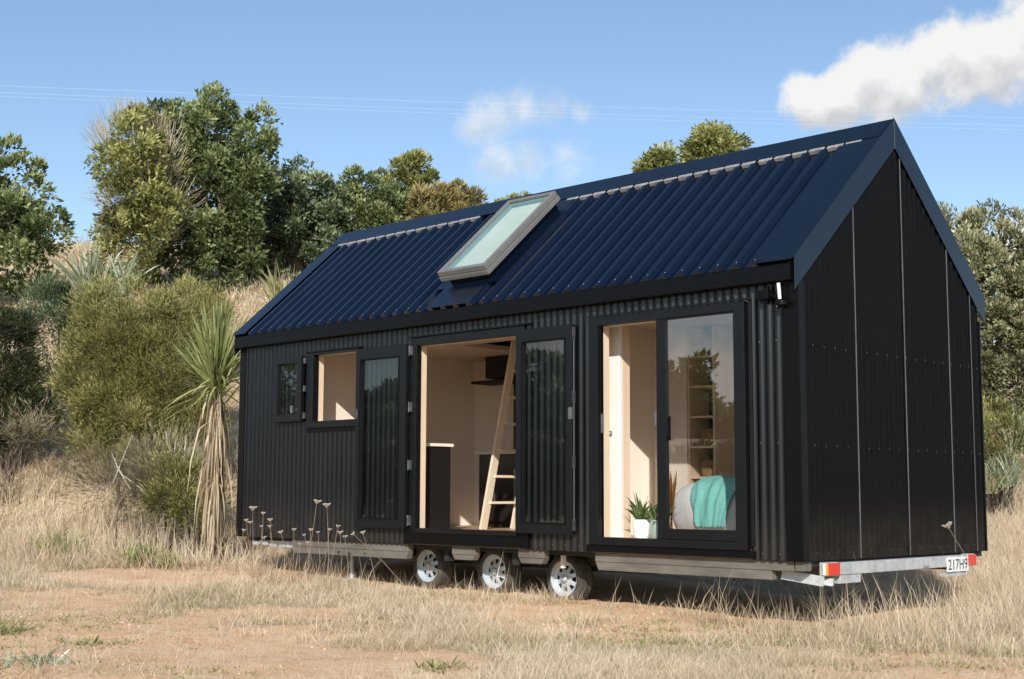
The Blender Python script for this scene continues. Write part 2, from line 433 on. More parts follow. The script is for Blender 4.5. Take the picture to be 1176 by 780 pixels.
for xa, xb in ((X0, 2.5), (3.74, X1-.05)):
  cl = MB(); x = X0
  while x < X1-.05:
    if xa <= x < xb: 
      j_ = rng.uniform(-.006, .006, 4); cl.obox(roof_pt, x-.010+j_[0], x+.140+j_[1], 1.704+j_[2], 1.742, .001, .043+j_[3]*.4)
    x += RP_
  cl.build('foam_closure', M['closure'], roof, bevel=.006)
for x0, x1, xf in ((6.90, 7.226, 7.2265), (-.026, .20, -.031)):
    bg = MB()
    for fn in (roof_pt, roof_back):
        bg.obox(fn, x0, x1, -.02, SL-.256, .0355, .0395)
        bg.obox(fn, x0, x1, SL-.258, SL, .0315, .0355)
        # gable face, mitred at the ridge and cut plumb at the eave
        mir = (lambda y: y) if fn is roof_pt else (lambda y: WD-y)
        ye = -OV-.012; zl = lambda y, h: EZ+(y+OV)*SD[2]/SD[1]+h/SD[1]
        q = [(ye, zl(ye, -.150)), (ye, zl(ye, .040)), (WD/2-.0008, zl(WD/2, .040)), (WD/2-.0008, zl(WD/2, -.150))]
        a = [(xf, mir(y), z) for y, z in q]; c = [(xf+.0045, mir(y), z) for y, z in q]
        bg.hexa([a[0], a[1], c[1], c[0], a[3], a[2], c[2], c[3]])
    bg.build('barge_board', M['flash'], roof, bevel=.0012)
bs = MB(); zt = roof_pt(0, SL, .036)[2]; bs.box(7.2312, 7.2328, WD/2-.003, WD/2+.003, zt-.235, zt-.004); bs.build('barge_seam', M['joint'], roof)
gt = MB()
prof = [(-.085, 2.184), (-.098, 2.172), (-.100, 2.060), (-.094, 2.052), (-.012, 2.052), (-.012, 2.150)]
n = len(prof)
gt.add([(-.02, y, z) for y, z in prof]+[(7.195, y, z) for y, z in prof], [(i, i+1, n+i+1, n+i) for i in range(n-1)]+[tuple(range(n))[::-1], tuple(range(n, 2*n))])
gutter = gt.build('gutter', M['trim'], house)
ge = MB(); ge.box(7.196, 7.203, -.104, -.01, 2.048, 2.19); ge.build('end_cap', M['trim'], gutter)

# --- skylight on its upstand
up = MB(); up.obox(roof_pt, 3.205, 3.765, .39, 1.575, 0.0, .0995); up.obox(roof_pt, 3.185, 3.785, -.022, .39, .0385, .0425); up.obox(roof_pt, 3.10, 3.90, 1.575, 1.735, .0355, .0395)
up.obox(roof_pt, 3.70, 3.91, .30, 1.60, .0350, .0390)
up.obox(roof_pt, 3.06, 3.20, .30, 1.60, .0350, .0390)
skylight = MB()
for (a0, a1, h0, h1) in ((0, 0, .100, .146), (.006, .0, .151, .205)):
    e = a0; x0, x1, s0, s1 = 3.152+e, 3.812-e, .335+e, 1.625-e; w = .040
    skylight.obox(roof_pt, x0, x0+w, s0, s1, h0, h1); skylight.obox(roof_pt, x1-w, x1, s0, s1, h0, h1)
    skylight.obox(roof_pt, x0+w, x1-w, s0, s0+w, h0, h1); skylight.obox(roof_pt, x0+w, x1-w, s1-w, s1, h0, h1)
skyl = skylight.build('skylight', M['skyframe'], house, bevel=.004)
up.build('upstand', M['flash'], skyl)
g = MB(); g.face([roof_pt(a, b_, .186) for a, b_ in ((3.200, .383), (3.764, .383), (3.764, 1.577), (3.200, 1.577))]); g.build('pane', M['skyglass'], skyl)
gi = MB(); gi.obox(roof_pt, 3.215, 3.750, .40, 1.56, .146, .152); gi.build('blind', mat('pale_green_blind', (.56, .61, .545), .7, noise=(2, (.66, .70, .63))), skyl)
gi = MB()
for a in ((3.206, 3.250, .39, 1.57, .153, .180), (3.715, 3.758, .39, 1.57, .153, .180), (3.25, 3.715, .39, .43, .153, .180), (3.25, 3.715, 1.53, 1.57, .153, .180)): gi.obox(roof_pt, *a)
gi.build('inner_frame', mat('blue_grey_inner_frame', (.22, .34, .36), .35), skyl)

# --- trailer
ch = MB()

for xa, xb in ((.95, 2.80), (3.42, 3.72), (4.275, 4.58), (5.17, 7.10)): ch.box(xa, xb, .024, .10, -.0755, -.003)

for xa, xb in ((.95, 2.80), (3.42, 3.72), (4.275, 4.58), (5.17, 6.90)):
    zb = -.146 if xb-xa > 1 else -.124
    ch.hexa([(xa+.03, .03, zb), (xb-.03*(xb < 6), .03, zb), (xb-.03*(xb < 6), .10, zb), (xa+.03, .10, zb), (xa, .03, -.0775), (xb, .03, -.0775), (xb, .10, -.0775), (xa, .10, -.0775)])
ch.box(.95, 7.0, .60, .66, -.158, -.003)
ch.box(7.115, 7.19, .02, .12, -.072, -.003)
ch.box(.95, 7.0, 2.5, 2.6, -.158, -.003)
chassis = ch.build('chassis', M['beam'], house, bevel=.004)
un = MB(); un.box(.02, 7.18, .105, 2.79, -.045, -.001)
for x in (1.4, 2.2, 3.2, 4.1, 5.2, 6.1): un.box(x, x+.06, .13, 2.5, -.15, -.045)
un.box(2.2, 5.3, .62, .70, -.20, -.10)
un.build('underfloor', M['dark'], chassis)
bo = MB()
for x in (1.9, 2.15, 2.3): screw(bo, (x, .029, -.115), (0, -1, 0), .012, 0)
bo.islands('bolt', M['dark'], chassis)
dr = MB()
dr.bar((.95, .35, -.115), (-.25, 1.2, -.115), .06, .085); dr.bar((.95, 2.4, -.115), (-.25, 1.6, -.115), .06, .085); dr.box(.25, .95, .10, .17, -.10, -.035); dr.box(.18, .45, .06, .30, -.085, -.05)
dr.islands('drawbar', M['galv'], house, bevel=.003)
bmp = MB(); bmp.box(7.205, 7.262, .37, 2.375, -.108, -.018); bumper = bmp.build('rear_bumper', M['galv'], house, bevel=.004)
br = MB(); br.box(7.19, 7.258, .39, .68, -.172, -.111); br.box(7.19, 7.25, 2.02, 2.36, -.190, -.150); br.islands('bracket', M['galv'], bumper, bevel=.003)
arm = MB(); arm.bar((6.93, .16, -.115), (7.26, .30, -.158), .07, .055); arm.bar((6.93, .12, -.105), (7.24, .20, -.15), .012, .075)
arm.build('tie_down_arm', M['galv'], house, bevel=.003)
for y0, y1, od in ((.205, .368, True), (2.377, 2.50, False)):
    b = MB(); b.box(7.200, 7.262, y0, y1, -.112, -.012); lt = b.build('tail_light', M['galv'], house, bevel=.003)
    r = MB(); r.box(7.2625, 7.280, y0+.004, y1-.006, -.108, -.016); r.build('red_lens', M['red'], lt, bevel=.004)
    if od:
        r = MB(); r.box(7.262, 7.278, y0-.014, y0-.0005, -.104, -.020); r.build('orange_lens', M['orange'], lt, bevel=.003)
        r = MB(); r.box(7.236, 7.2605, y0-.014, y0-.0005, -.104, -.020); r.build('clear_lens', M['white'], lt, bevel=.003)
pl = MB(); pl.box(7.2625, 7.268, 2.005, 2.372, -.150, -.030); plate = pl.build('number_plate', M['plate'], house, bevel=.002)
cu = bpy.data.curves.new('plate_text', 'FONT'); cu.body = '217H9'; cu.size = .128; cu.align_x = 'CENTER'; cu.align_y = 'CENTER'; cu.extrude = .0008
cu.space_character = 1.04
to = bpy.data.objects.new('plate_text', cu); C.objects.link(to)
bpy.context.view_layer.update()
me = bpy.data.meshes.new_from_object(to.evaluated_get(bpy.context.evaluated_depsgraph_get())); bpy.data.objects.remove(to)
me.materials.clear(); me.materials.append(M['plate_ink'])
tx = np.array([v.co[:] for v in me.vertices]); tw = tx[:, 0].max()-tx[:, 0].min(); cx = (tx[:, 0].max()+tx[:, 0].min())/2; cyy = (tx[:, 1].max()+tx[:, 1].min())/2
for v in me.vertices:
    a, b, c_ = v.co; v.co = (7.2692+c_, 2.1885+(a-cx)*.325/tw, -.090+(b-cyy)*.95)
to = bpy.data.objects.new('plate_characters', me); C.objects.link(to); to.parent = plate

# wheels
def wheel(cx, cy, cz):
    R, r = .217, .158
    t = MB(); t.lathe([(r-.004, .004), (r+.012, -.004), (R-.032, -.006), (R-.012, .006), (R-.001, .022), (R, .05), (R, .125), (R-.001, .153), (R-.012, .168), (r, .172)], (cx, cy, cz), 'Y', 44)
    for k in range(3): t.lathe([(R+.0006, .050+.032*k), (R+.004, .054+.032*k), (R+.004, .070+.032*k), (R+.0006, .074+.032*k)], (cx, cy, cz), 'Y', 44)
    w = empty('wheel', (cx, cy, cz)); hang(w, house)
    ty = _build(t, 'tyre', M['tyre'], None, smooth=True); 
    ri = MB(); ri.lathe([(r, .0), (r, .012), (r-.010, .016), (r-.012, .05), (r-.016, .055)], (cx, cy, cz), 'Y', 44)
    # disc with eight triangular holes
    def pt(rad, t, d): return (cx+rad*math.cos(t), cy+d, cz+rad*math.sin(t))
    n = 8; sub = 6
    for k in range(n):
        t0 = 2*PI*k/n+.2
        for j in range(sub):
            a, b = t0+2*PI/n*j/sub, t0+2*PI/n*(j+1)/sub
            ri.face([pt(.112, a, .046), pt(.112, b, .046), pt(r-.012, b, .036), pt(r-.012, a, .036)])
            ri.face([pt(.030, a, .026), pt(.030, b, .026), pt(.066, b, .030), pt(.066, a, .030)])
        # spoke: narrow at the hub side of the hole, filling the rest
        h = 2*PI/n
        ri.face([pt(.066, t0, .030), pt(.066, t0+h*.56, .030), pt(.112, t0+h*.40, .046), pt(.112, t0, .046)])
        ri.face([pt(.066, t0+h*.56, .030), pt(.066, t0+h*.80, .030), pt(.078, t0+h*.68, .034)])
        ri.face([pt(.066, t0+h*.80, .030), pt(.066, t0+h, .030), pt(.112, t0+h, .046), pt(.112, t0+h*.96, .046)])
    rim = _build(ri, 'rim', M['rim'], None, smooth=False)
    hb = MB(); hb.lathe([(.034, .027), (.033, .006), (.026, -.004), (.012, -.010), (0.001, -.011)], (cx, cy, cz), 'Y', 20)
    for k in range(5):
        tt = 2*PI*k/5; hb.lathe([(.008, .0), (.008, -.008), (.001, -.009)], (cx+.050*math.cos(tt), cy+.029, cz+.050*math.sin(tt)), 'Y', 8)
    hub = _build(hb, 'hub_cap', M['galv'], None, smooth=True)
    dk = MB(); dk.lathe([(r-.013, .060), (.01, .062)], (cx, cy, cz), 'Y', 24); dk.lathe([(.03, .06), (.03, .3)], (cx, cy, cz), 'Y', 10); back = _build(dk, 'brake_drum', M['dark'], None)
    for o in (ty, rim, hub, back):
        o.parent = w; o.matrix_parent_inverse = Matrix.Translation((-cx, -cy, -cz))
    return w
for x, z in ((4.50, -.262), (3.625, -.238), (2.70, -.224)): wheel(x, .36, z)
lg = MB()
zz = TZ(1.55, .35); lg.tube([(1.55, .35, -.16), (1.55, .35, zz+.02)], .022, 10); lg.box(1.48, 1.62, .28, .42, zz-.02, zz+.02); lg.build('support_leg', M['galv'], house)
lg = MB(); lg.box(4.62, 4.645, .20, .24, -.16, -.005); lg.build('hanging_bracket', M['white'], house)

# --- window with its open sash
def frame_bars(mb, x0, x1, z0, z1, y0, y1, l, r, t, b):
    mb.box(x0, x0+l, y0, y1, z0, z1); mb.box(x1-r, x1, y0, y1, z0, z1)
    mb.box(x0+l, x1-r, y0, y1, z1-t, z1); mb.box(x0+l, x1-r, y0, y1, z0, z0+b)
def pane(x0, x1, z0, z1, y, m, parent):
    b = MB(); b.face([(x0, y, z0), (x1, y, z0), (x1, y, z1), (x0, y, z1)]); return b.build('pane', m, parent)
w = MB(); frame_bars(w, 1.242, 2.088, 1.136, 1.912, -.045, .03, .112, .018, .022, .070); win = w.build('window', M['alu'], house, bevel=.003)
w = MB(); w.box(1.22, 2.14, -.05, -.002, 1.916, 1.928); w.build('head_flashing', M['trim'], win)
s = MB(); frame_bars(s, .715, 1.205, 1.212, 1.895, -.088, -.040, .072, .078, .070, .075); sash = s.build('sash', M['alu'], win, bevel=.003)
pane(.787, 1.127, 1.287, 1.825, -.062, M['leafglass'], sash)
h = MB(); h.box(1.065, 1.085, -.112, -.088, 1.30, 1.375); h.bar((1.075, -.108, 1.37), (1.09, -.125, 1.32), .014, .012, up=(0, 1, 0)); h.build('handle', M['steel'], sash, bevel=.003)
h = MB()
for z in (1.27, 1.55, 1.84): h.box(1.212, 1.236, -.062, -.046, z-.03, z+.03); h.tube([(1.224, -.066, z-.03), (1.224, -.066, z+.03)], .006, 8)
h.islands('hinge', M['hinge'], sash)

# --- french doors folded back against the wall
d = MB(); d.box(2.884, 2.965, -.034, .03, .137, 1.95); d.box(4.315, 4.40, -.034, .03, .137, 1.95); d.box(2.965, 4.315, -.034, .03, 1.872, 1.95); d.box(2.965, 4.315, -.045, .06, .110, .152); d.box(2.86, 4.50, -.055, -.002, 1.952, 1.966)
dframe = d.build('door_frame', M['alu'], house, bevel=.003)
def leaf(x0, x1, gx0, gx1, z0, z1, side):
    y0, y1 = -.084, -.036
    b = MB(); frame_bars(b, x0, x1, z0, z1, y0, y1, gx0-x0, x1-gx1, .118, .095); lf = b.build('door_leaf', M['alu'], dframe, bevel=.003)
    b = MB(); frame_bars(b, gx0-.012, gx1+.012, z0+.083, z1-.106, y0-.005, y0+.002, .012, .012, .012, .012)
    b.build('glazing_bead', M['trim'], lf)
    pane(gx0, gx1, z0+.095, z1-.118, -.060, M['leafglass'], lf)
    b = MB()
    hx = x1+.012 if side > 0 else x0-.010
    for z in (.22, .74, 1.29, 1.83):
        if side > 0:
            b.box(hx+.006, hx+.034, -.050, -.034, z-.045, z+.045); b.tube([(hx, -.052, z-.05), (hx, -.052, z+.05)], .008, 8)
        else: b.box(x1+.0005, x1+.006, -.078, -.045, z-.05, z+.05)
    b.islands('hinge', M['hinge'], lf, bevel=.002)
    b = MB()
    if side > 0:
        b.box(x0+.018, x0+.042, -.094, -.084, z0+1.06, z0+1.16); b.bar((x0+.03, -.104, z0+1.11), (x0-.04, -.108, z0+1.105), .016, .018)
    else: b.box(x1+.0005, x1+.004, -.066, -.054, z0+.05, z1-.05); b.box(x1-.03, x1+.010, -.100, -.084, 1.10, 1.20)
    b.build('lock', M['hinge'] if side > 0 else M['joint'], lf, bevel=.002)
leaf(2.108, 2.868, 2.185, 2.760, .142, 1.895, 1)
leaf(4.345, 5.012, 4.425, 4.925, .140, 1.905, -1)

# --- sliding door
d = MB(); frame_bars(d, 5.168, 6.745, .066, 1.940, -.050, .03, .100, .085, .068, .062); d.box(5.16, 6.82, -.06, -.052, 1.944, 1.958); d.box(6.77, 6.80, -.034, -.018, .10, 1.955)
sd = d.build('sliding_door', M['alu'], house, bevel=.003)
d = MB(); frame_bars(d, 5.885, 6.658, .129, 1.871, -.040, -.004, .098, .022, .012, .082); sdl = d.build('door_leaf', M['alu'], sd, bevel=.003)
pane(5.983, 6.636, .211, 1.859, -.024, M['glass'], sdl)
h = MB(); h.tube([(6.015, -.042, .92), (6.020, -.075, .93), (6.020, -.078, 1.06), (6.015, -.042, 1.07)], .010, 8); h.box(6.003, 6.027, -.044, -.038, .90, 1.09); h.build('handle', M['trim'], sdl)
h = MB(); h.box(5.868, 5.884, -.045, -.012, 1.02, 1.13); h.box(5.270, 5.276, -.01, .02, .98, 1.14); h.islands('latch', M['joint'], sd)

# --- floodlight under the right end of the gutter
l = MB(); l.box(6.90, 7.00, -.10, -.025, 1.925, 1.995); l.box(6.93, 6.965, -.05, -.02, 1.90, 2.03); l.tube([(7.0, -.06, 1.955), (7.09, -.06, 1.93)], .014, 8); l.lathe([(.001, 0), (.05, .0), (.048, -.03), (.02, -.045), (.001, -.046)], (7.10, -.07, 1.90), 'Z', 16)
lamp = l.build('wall_light', M['trim'], house, bevel=.003)
l = MB(); l.tube([(7.085, -.085, 2.035), (7.095, -.085, 1.915)], .013, 10); l.tube([(7.07, -.09, 1.87), (7.125, -.09, 1.892)], .013, 10); l.build('tube', M['white'], lamp)

# --- interior
li = MB()
for r in ((.10, 1.345, .1, 2.04), (1.345, 2.072, .1, 1.205), (1.345, 2.072, 1.892, 2.04), (2.072, 2.96, .1, 2.04), (2.96, 4.32, 1.872, 2.04), (4.32, 5.268, .1, 2.04), (5.268, 6.66, 1.872, 2.04), (6.66, 7.1, .1, 2.04)):
    li.box(r[0], r[1], .004, .10, r[2], r[3])
li.build('front_lining', M['wood'], house)
iw = MB(); iw.box(.10, 7.10, 2.68, 2.765, .1, 2.04); iw.box(.022, .10, .10, 2.68, .1, 2.04); iw.box(7.10, 7.178, .1, 2.68, .1, 2.04)
iw.box(.84, .90, .1, 2.68, .1, 2.04); iw.box(4.43, 4.50, 1.05, 2.68, .1, 2.04); iw.box(4.43, 4.50, .1, 1.05, 1.95, 2.04); iw.box(4.50, 4.90, 1.62, 1.68, .1, 2.04); iw.box(5.22, 7.10, 1.95, 2.0, .1, 2.04)
iw.build('interior_wall', M['ply'], house)
fl = MB(); fl.box(.022, 7.178, .004, 2.765, 0.0, .1); fl.build('floor', M['floor'], house)
cg = MB(); cg.box(.022, 2.1, .004, 2.765, 2.041, 2.09); cg.box(2.95, 7.178, .004, 2.765, 2.041, 2.09); cg.box(2.1, 2.95, .004, 1.35, 2.041, 2.09); cg.box(2.1, 2.95, 2.15, 2.765, 2.041, 2.09); cg.build('ceiling', M['ceil'], house)
dp = MB(); dp.box(4.70, 5.222, .290, .330, .115, 1.99); idoor = dp.build('interior_door', M['white'], house, bevel=.003)
dp = MB(); dp.lathe([(.024, 0), (.024, -.008), (.012, -.010), (.011, -.035)], (5.118, .290, .99), 'Y', 14); dp.bar((5.118, .258, .99), (5.02, .254, .99), .018, .014); dp.build('handle', M['steel'], idoor)
dp = MB(); dp.box(5.15, 5.222, .335, .42, .1, 2.03); dp.build('door_post', M['wood'], house)
kb = MB(); kb.box(1.62, 4.40, 2.08, 2.66, .17, .905); kb.box(1.62, 4.40, 2.13, 2.66, .1, .17)
kit = kb.build('kitchen_cabinet', M['cab'], house)
kb = MB(); kb.box(1.59, 4.42, 2.05, 2.67, .907, .938); kb.build('worktop', M['ply'], kit, bevel=.003)
kb = MB()
for x in (1.86, 2.18, 2.62): kb.box(x, x+.012, 2.070, 2.079, .36, .74)
kb.islands('handle', M['steel'], kit)
kb = MB(); kb.box(.92, 2.74, .102, .62, .1, .93); c2 = kb.build('window_cabinet', M['cab'], house)
kb = MB(); kb.box(.92, 2.76, .102, .645, .932, .962); kb.build('worktop', M['ply'], c2, bevel=.003)
rh = MB(); rh.box(1.42, 1.95, 2.36, 2.665, 1.79, 2.035); hood = rh.build('range_hood', M['cab'], house)
rh = MB(); rh.box(1.20, 2.3, 2.34, 2.67, 1.735, 1.765); rh.build('shelf', M['dark'], hood)
rh = MB(); rh.box(1.80, 2.3, 2.44, 2.675, .94, 1.73); rh.build('splashback', M['cab'], hood)
bc = MB(); bc.box(4.905, 4.925, 1.63, 1.95, .1, 2.03); bc.box(5.195, 5.215, 1.63, 1.95, .1, 2.03)
for z in (.30, .62, .90, 1.18, 1.46, 1.74): bc.box(4.925, 5.195, 1.64, 1.95, z, z+.018)
shelf = bc.build('bookcase', M['wood'], house)
bc = MB(); bc.box(4.926, 5.194, 1.93, 1.949, .1, 2.03); bc.build('back_panel', M['cab'], shelf)

# ================================================================== LOOSE THINGS INSIDE
ld = tag(empty('ladder', (2.27, 1.75, .1)), 'pale timber loft ladder leaning inside the open french doors', 'ladder')
a0, a1 = np.array([2.27, 1.52, .1]), np.array([2.80, 1.52, 2.30])
for y in (1.52, 1.98):
    b = MB(); b.bar((a0[0], y, .1), (a1[0], y, a1[2]), .03, .095); b.build('stile', M['ladder'], ld, bevel=.003)
for z in (.365, .64, .915, 1.19, 1.465, 1.74):
    t = (z-.1)/(a1[2]-.1); x = a0[0]+t*(a1[0]-a0[0]); b = MB(); b.box(x-.045, x+.045, 1.536, 1.964, z, z+.026); b.build('rung', M['ladder'], ld)
def basket(x, y, z, w, h, label):
    b = MB(); b.lathe([(w*.8, 0), (w*.95, h*.5), (w, h), (w*.9, h), (w*.85, h*.5), (.01, .02)], (x, y, z), 'Z', 20); o = b.build('basket', M['basket'], smooth=True); tag(o, label, 'basket')
basket(5.06, 1.79, .919, .115, .16, 'brown woven basket on the middle shelf of the bookcase'); basket(5.06, 1.79, .639, .115, .15, 'brown woven basket low on the bookcase beside the teal throw')
# --- armchair, throw, plants
ARM = np.array([5.86, 1.02, .33]); AH = np.array([.50, .40, .27])
def arm_r(d, p=3.0): return 1.0/np.power(np.sum(np.abs(d/AH)**p, -1), 1/p)
def lump(nu=48, nv=24):
    vs = []; fs = []
    for j in range(nv+1):
        th = PI*j/nv
        for i in range(nu):
            ph = 2*PI*i/nu; d = np.array([math.sin(th)*math.cos(ph), math.sin(th)*math.sin(ph), math.cos(th)]); r = arm_r(d)
            r *= 1+.02*math.sin(5*ph+2*th)+.015*math.sin(9*ph-4*th)
            vs.append(tuple(ARM+d*r))
    for j in range(nv):
        for i in range(nu): i2 = (i+1) % nu; fs.append((j*nu+i, (j+1)*nu+i, (j+1)*nu+i2, j*nu+i2))
    return vs, fs
ac = tag(empty('armchair', (5.86, 1.02, .1)), 'low armchair with a white fabric cover behind the sliding door glass', 'armchair')
b = MB(); b.add(*lump()); b.build('seat_cover', M['duvet'], ac, smooth=True)
for x, y in ((5.50, .72), (6.22, .72), (5.50, 1.32), (6.22, 1.32)):
    b = MB(); b.tube([(x, y, .1), (x+(.03 if x < 5.8 else -.03), y, .30)], [.014, .022], 10); b.build('leg', M['ladder'], ac)
b = MB(); b.tube([(5.48, 1.25, .3), (5.50, 1.28, .62), (5.53, 1.30, .66)], [.02, .024, .04], 12); b.build('armrest', M['ladder'], ac, smooth=True)
n1, n2 = 60, 80; vs = []
for j in range(n2+1):
    t = j/n2; th = -.5+t*2.35                    # over the back, across the top, down the front
    for i in range(n1+1):
        s = i/n1
        lo = -.50+.62*max(0, t-.45)**1.0; hi = .62-.55*max(0, t-.62)
        ph = lo+s*(hi-lo)
        d = np.array([math.sin(ph)*1.05, -math.sin(th)*math.cos(ph), math.cos(th)*math.cos(ph)]); d = d/np.linalg.norm(d)
        r = float(arm_r(d))*(1.06+.055*float(fbm([s*5+t*2], [t*2.2-s], 71, 3)[0]-.5)+.045*abs(math.sin(9*s+3.5*t+2.5*float(vnoise([s*4], [t*4], 5)[0])))**6-.02)
        vs.append(tuple(ARM+d*r))
b = MB(); b.add(vs, [(j*(n1+1)+i, j*(n1+1)+i+1, (j+1)*(n1+1)+i+1, (j+1)*(n1+1)+i) for j in range(n2) for i in range(n1)])
th = b.build('throw', M['teal'], smooth=True); so = th.modifiers.new('thick', 'SOLIDIFY'); so.thickness = .012; tag(th, 'teal knitted throw draped over the white armchair', 'throw')
M['lily'] = leaf_mat('lily_leaf', (.05, .10, .03), (.12, .19, .055), (.45, .52, .30), .3, .4)
M['rust'] = leaf_mat('rust_leaf', (.25, .09, .03), (.42, .17, .06), (.55, .30, .13), .3, .5)
def pot_plant(x, y, h, label, potm, profile, potname, lm, n, spread):
    r = tag(empty('potted_plant', (x, y, .1)), label, 'potted plant')
    b = MB(); b.lathe(profile, (x, y, .1), 'Z', 28); b.build(potname, potm, r, smooth=True)
    top = profile[-2][1]+.1
    base = np.tile(np.array([x, y, top-.02]), (n, 1))+rng.normal(size=(n, 3))*[.02, .02, 0]
    hh = rng.uniform(.5, 1.0, n)*h
    V, F, T, A = blade_arrays(base, hh, rng.uniform(0, 2*PI, n), rng.uniform(.08, spread, n), rng.uniform(.018, .034, n), rng.uniform(0, 1, n), droop=rng.uniform(0, .5, n), levels=(0, .35, .7, 1), wprof=(.25, .8, 1, 0))
    hang(np_mesh('leaves', V, F, {'tint': T, 'along': A}, lm), r)
pot_plant(5.475, .26, .36, 'leafy green plant in a white ceramic pot just inside the sliding door', M['pot'], [(.001, 0), (.058, .0), (.066, .04), (.076, .17), (.068, .17), (.05, .13), (.001, .13)], 'pot', M['lily'], 46, .75)
pot_plant(5.62, .30, .27, 'darker bushy plant in a sage green vase beside the white pot', M['vase'], [(.001, 0), (.062, .0), (.074, .05), (.078, .11), (.066, .17), (.058, .17), (.05, .13), (.001, .13)], 'vase', M['lily'], 30, 1.0)
fs_ = tag(empty('dried_stem', (5.66, .42, .1)), 'rust coloured dried leaf stem rising behind the sage green vase', 'dried stem')
bb = np.tile(np.array([5.66, .42, .25]), (9, 1)); V, F, T, A = blade_arrays(bb, rng.uniform(.25, .5, 9), rng.uniform(0, 2*PI, 9), rng.uniform(.02, .25, 9), np.full(9, .035), rng.uniform(0, 1, 9), levels=(0, .35, .7, 1), wprof=(.1, .6, 1, 0))
hang(np_mesh('leaves', V, F, {'tint': T, 'along': A}, M['rust']), fs_)
b = MB(); b.tube([(5.66, .42, .1), (5.66, .42, .26), (5.665, .42, .45)], [.02, .008, .004], 8); b.build('stem', M['rust'], fs_)

# ================================================================== GROUND
BARE = []      # centre, radius along the picture's width, radius in depth
for u, v, ru, rd, k in ((140, 738, 1.55, 1.0, 1.0), (330, 765, 1.1, .6, 1.0), (20, 700, 1.0, 1.2, .85), (230, 662, 1.5, .9, .8), (680, 712, .9, .9, .75), (1100, 765, .8, .5, .85), (985, 770, .5, .35, .6), (60, 775, 1.2, .6, .9),
                        (560, 690, .6, .5, .45), (840, 715, .7, .5, .35), (430, 768, .5, .3, .55), (250, 715, 1.0, .8, .7)):
    g_ = on_ground(u, v); BARE.append((g_[0], g_[1], ru, rd, k))
def bare(x, y):
    x = np.asarray(x, float); y = np.asarray(y, float); b = np.zeros_like(x)
    for cx, cy, ru, rd, k in BARE:
        a = ((x-cx)*CR[0]+(y-cy)*CR[1])/ru; d = ((y-cy)*.707-(x-cx)*.707)/rd/1.6
        b = np.maximum(b, k*(1-sstep(.55, 1.35, np.sqrt(a*a+d*d))))
    under = sstep(-.1, .5, y)*sstep(-.3, .4, x)*(1-sstep(7.0, 7.5, x))*(1-sstep(2.4, 3, y))
    n = fbm(x*2.0, y*2.0, 40, 4)
    b = b+(n-.5)*1.7+.02
    hill = sstep(.5, 4.5, (y-x)*.7071-2.0+3*sstep(1, 7, (x+y)*.7071))
    b = b*(1-hill)-.1*hill
    b = np.maximum(b, .8*under)
    return np.clip(b, 0, 1)
def axis_grid(lo, hi, fine, far, g):
    a = [lo]; 
    while a[-1] < hi: a.append(a[-1]+fine)
    st = fine; r = a[-1]
    while r < far: st *= g; r += st; a.append(r)
    st = fine; l = lo; left = []
    while l > -far: st *= g; l -= st; left.append(l)
    return np.array(left[::-1]+a)
gx = axis_grid(-9, 13, .11, 2500, 1.07); gy = axis_grid(-7.5, 9, .11, 2500, 1.07)
X, Y = np.meshgrid(gx, gy); Z = terrain(X, Y)
Bm = bare(X, Y)
Z = Z + .012*(fbm(X*5, Y*5, 77, 3)-.5)*2
nx, ny = len(gx), len(gy); ii, jj = np.meshgrid(np.arange(nx-1), np.arange(ny-1)); k0 = (jj*nx+ii).ravel()
gm = bpy.data.materials.new('dry_ground'); gm.use_nodes = True; nt = gm.node_tree; b = nt.nodes['Principled BSDF']
tc = nt.nodes.new('ShaderNodeTexCoord'); at = nt.nodes.new('ShaderNodeAttribute'); at.attribute_name = 'bare'
def nz_(scale, det=6, rough=.6):
    n = nt.nodes.new('ShaderNodeTexNoise'); n.inputs['Scale'].default_value = scale; n.inputs['Detail'].default_value = det; n.inputs['Roughness'].default_value = rough
    nt.links.new(tc.outputs['Object'], n.inputs['Vector']); return n
def ramp_(fac, cols):
    r = nt.nodes.new('ShaderNodeValToRGB'); e = r.color_ramp.elements
    e[0].position, e[0].color = cols[0][0], (*cols[0][1], 1); e[1].position, e[1].color = cols[-1][0], (*cols[-1][1], 1)
    for p, c in cols[1:-1]: q = e.new(p); q.color = (*c, 1)
    nt.links.new(fac, r.inputs['Fac']); return r
def mix_(fac, a, bb):
    m = nt.nodes.new('ShaderNodeMix'); m.data_type = 'RGBA'; nt.links.new(fac, m.inputs[0]); nt.links.new(a, m.inputs[6]); nt.links.new(bb, m.inputs[7]); return m.outputs[2]
dirt = ramp_(nz_(3.4, 10, .78).outputs['Fac'], [(.28, (.66, .385, .20)), (.40, (.86, .53, .30)), (.52, (.94, .63, .385)), (.70, (.96, .75, .53))])
th_ = ramp_(nz_(16, 8, .75).outputs['Fac'], [(.3, (.30, .23, .14)), (.5, (.62, .50, .34)), (.68, (.80, .69, .52))])
big = ramp_(nz_(.35, 4).outputs['Fac'], [(.35, (.82, .80, .74)), (.65, (1.0, 1.0, 1.0))])
mm = nt.nodes.new('ShaderNodeMix'); mm.data_type = 'RGBA'; mm.blend_type = 'MULTIPLY'; mm.inputs[0].default_value = 1
nt.links.new(th_.outputs['Color'], mm.inputs[6]); nt.links.new(big.outputs['Color'], mm.inputs[7])
ad = nt.nodes.new('ShaderNodeMath'); ad.operation = 'ADD'; nt.links.new(at.outputs['Fac'], ad.inputs[0])
sb = nt.nodes.new('ShaderNodeMath'); sb.operation = 'MULTIPLY_ADD'; sb.inputs[1].default_value = .9; sb.inputs[2].default_value = -.45
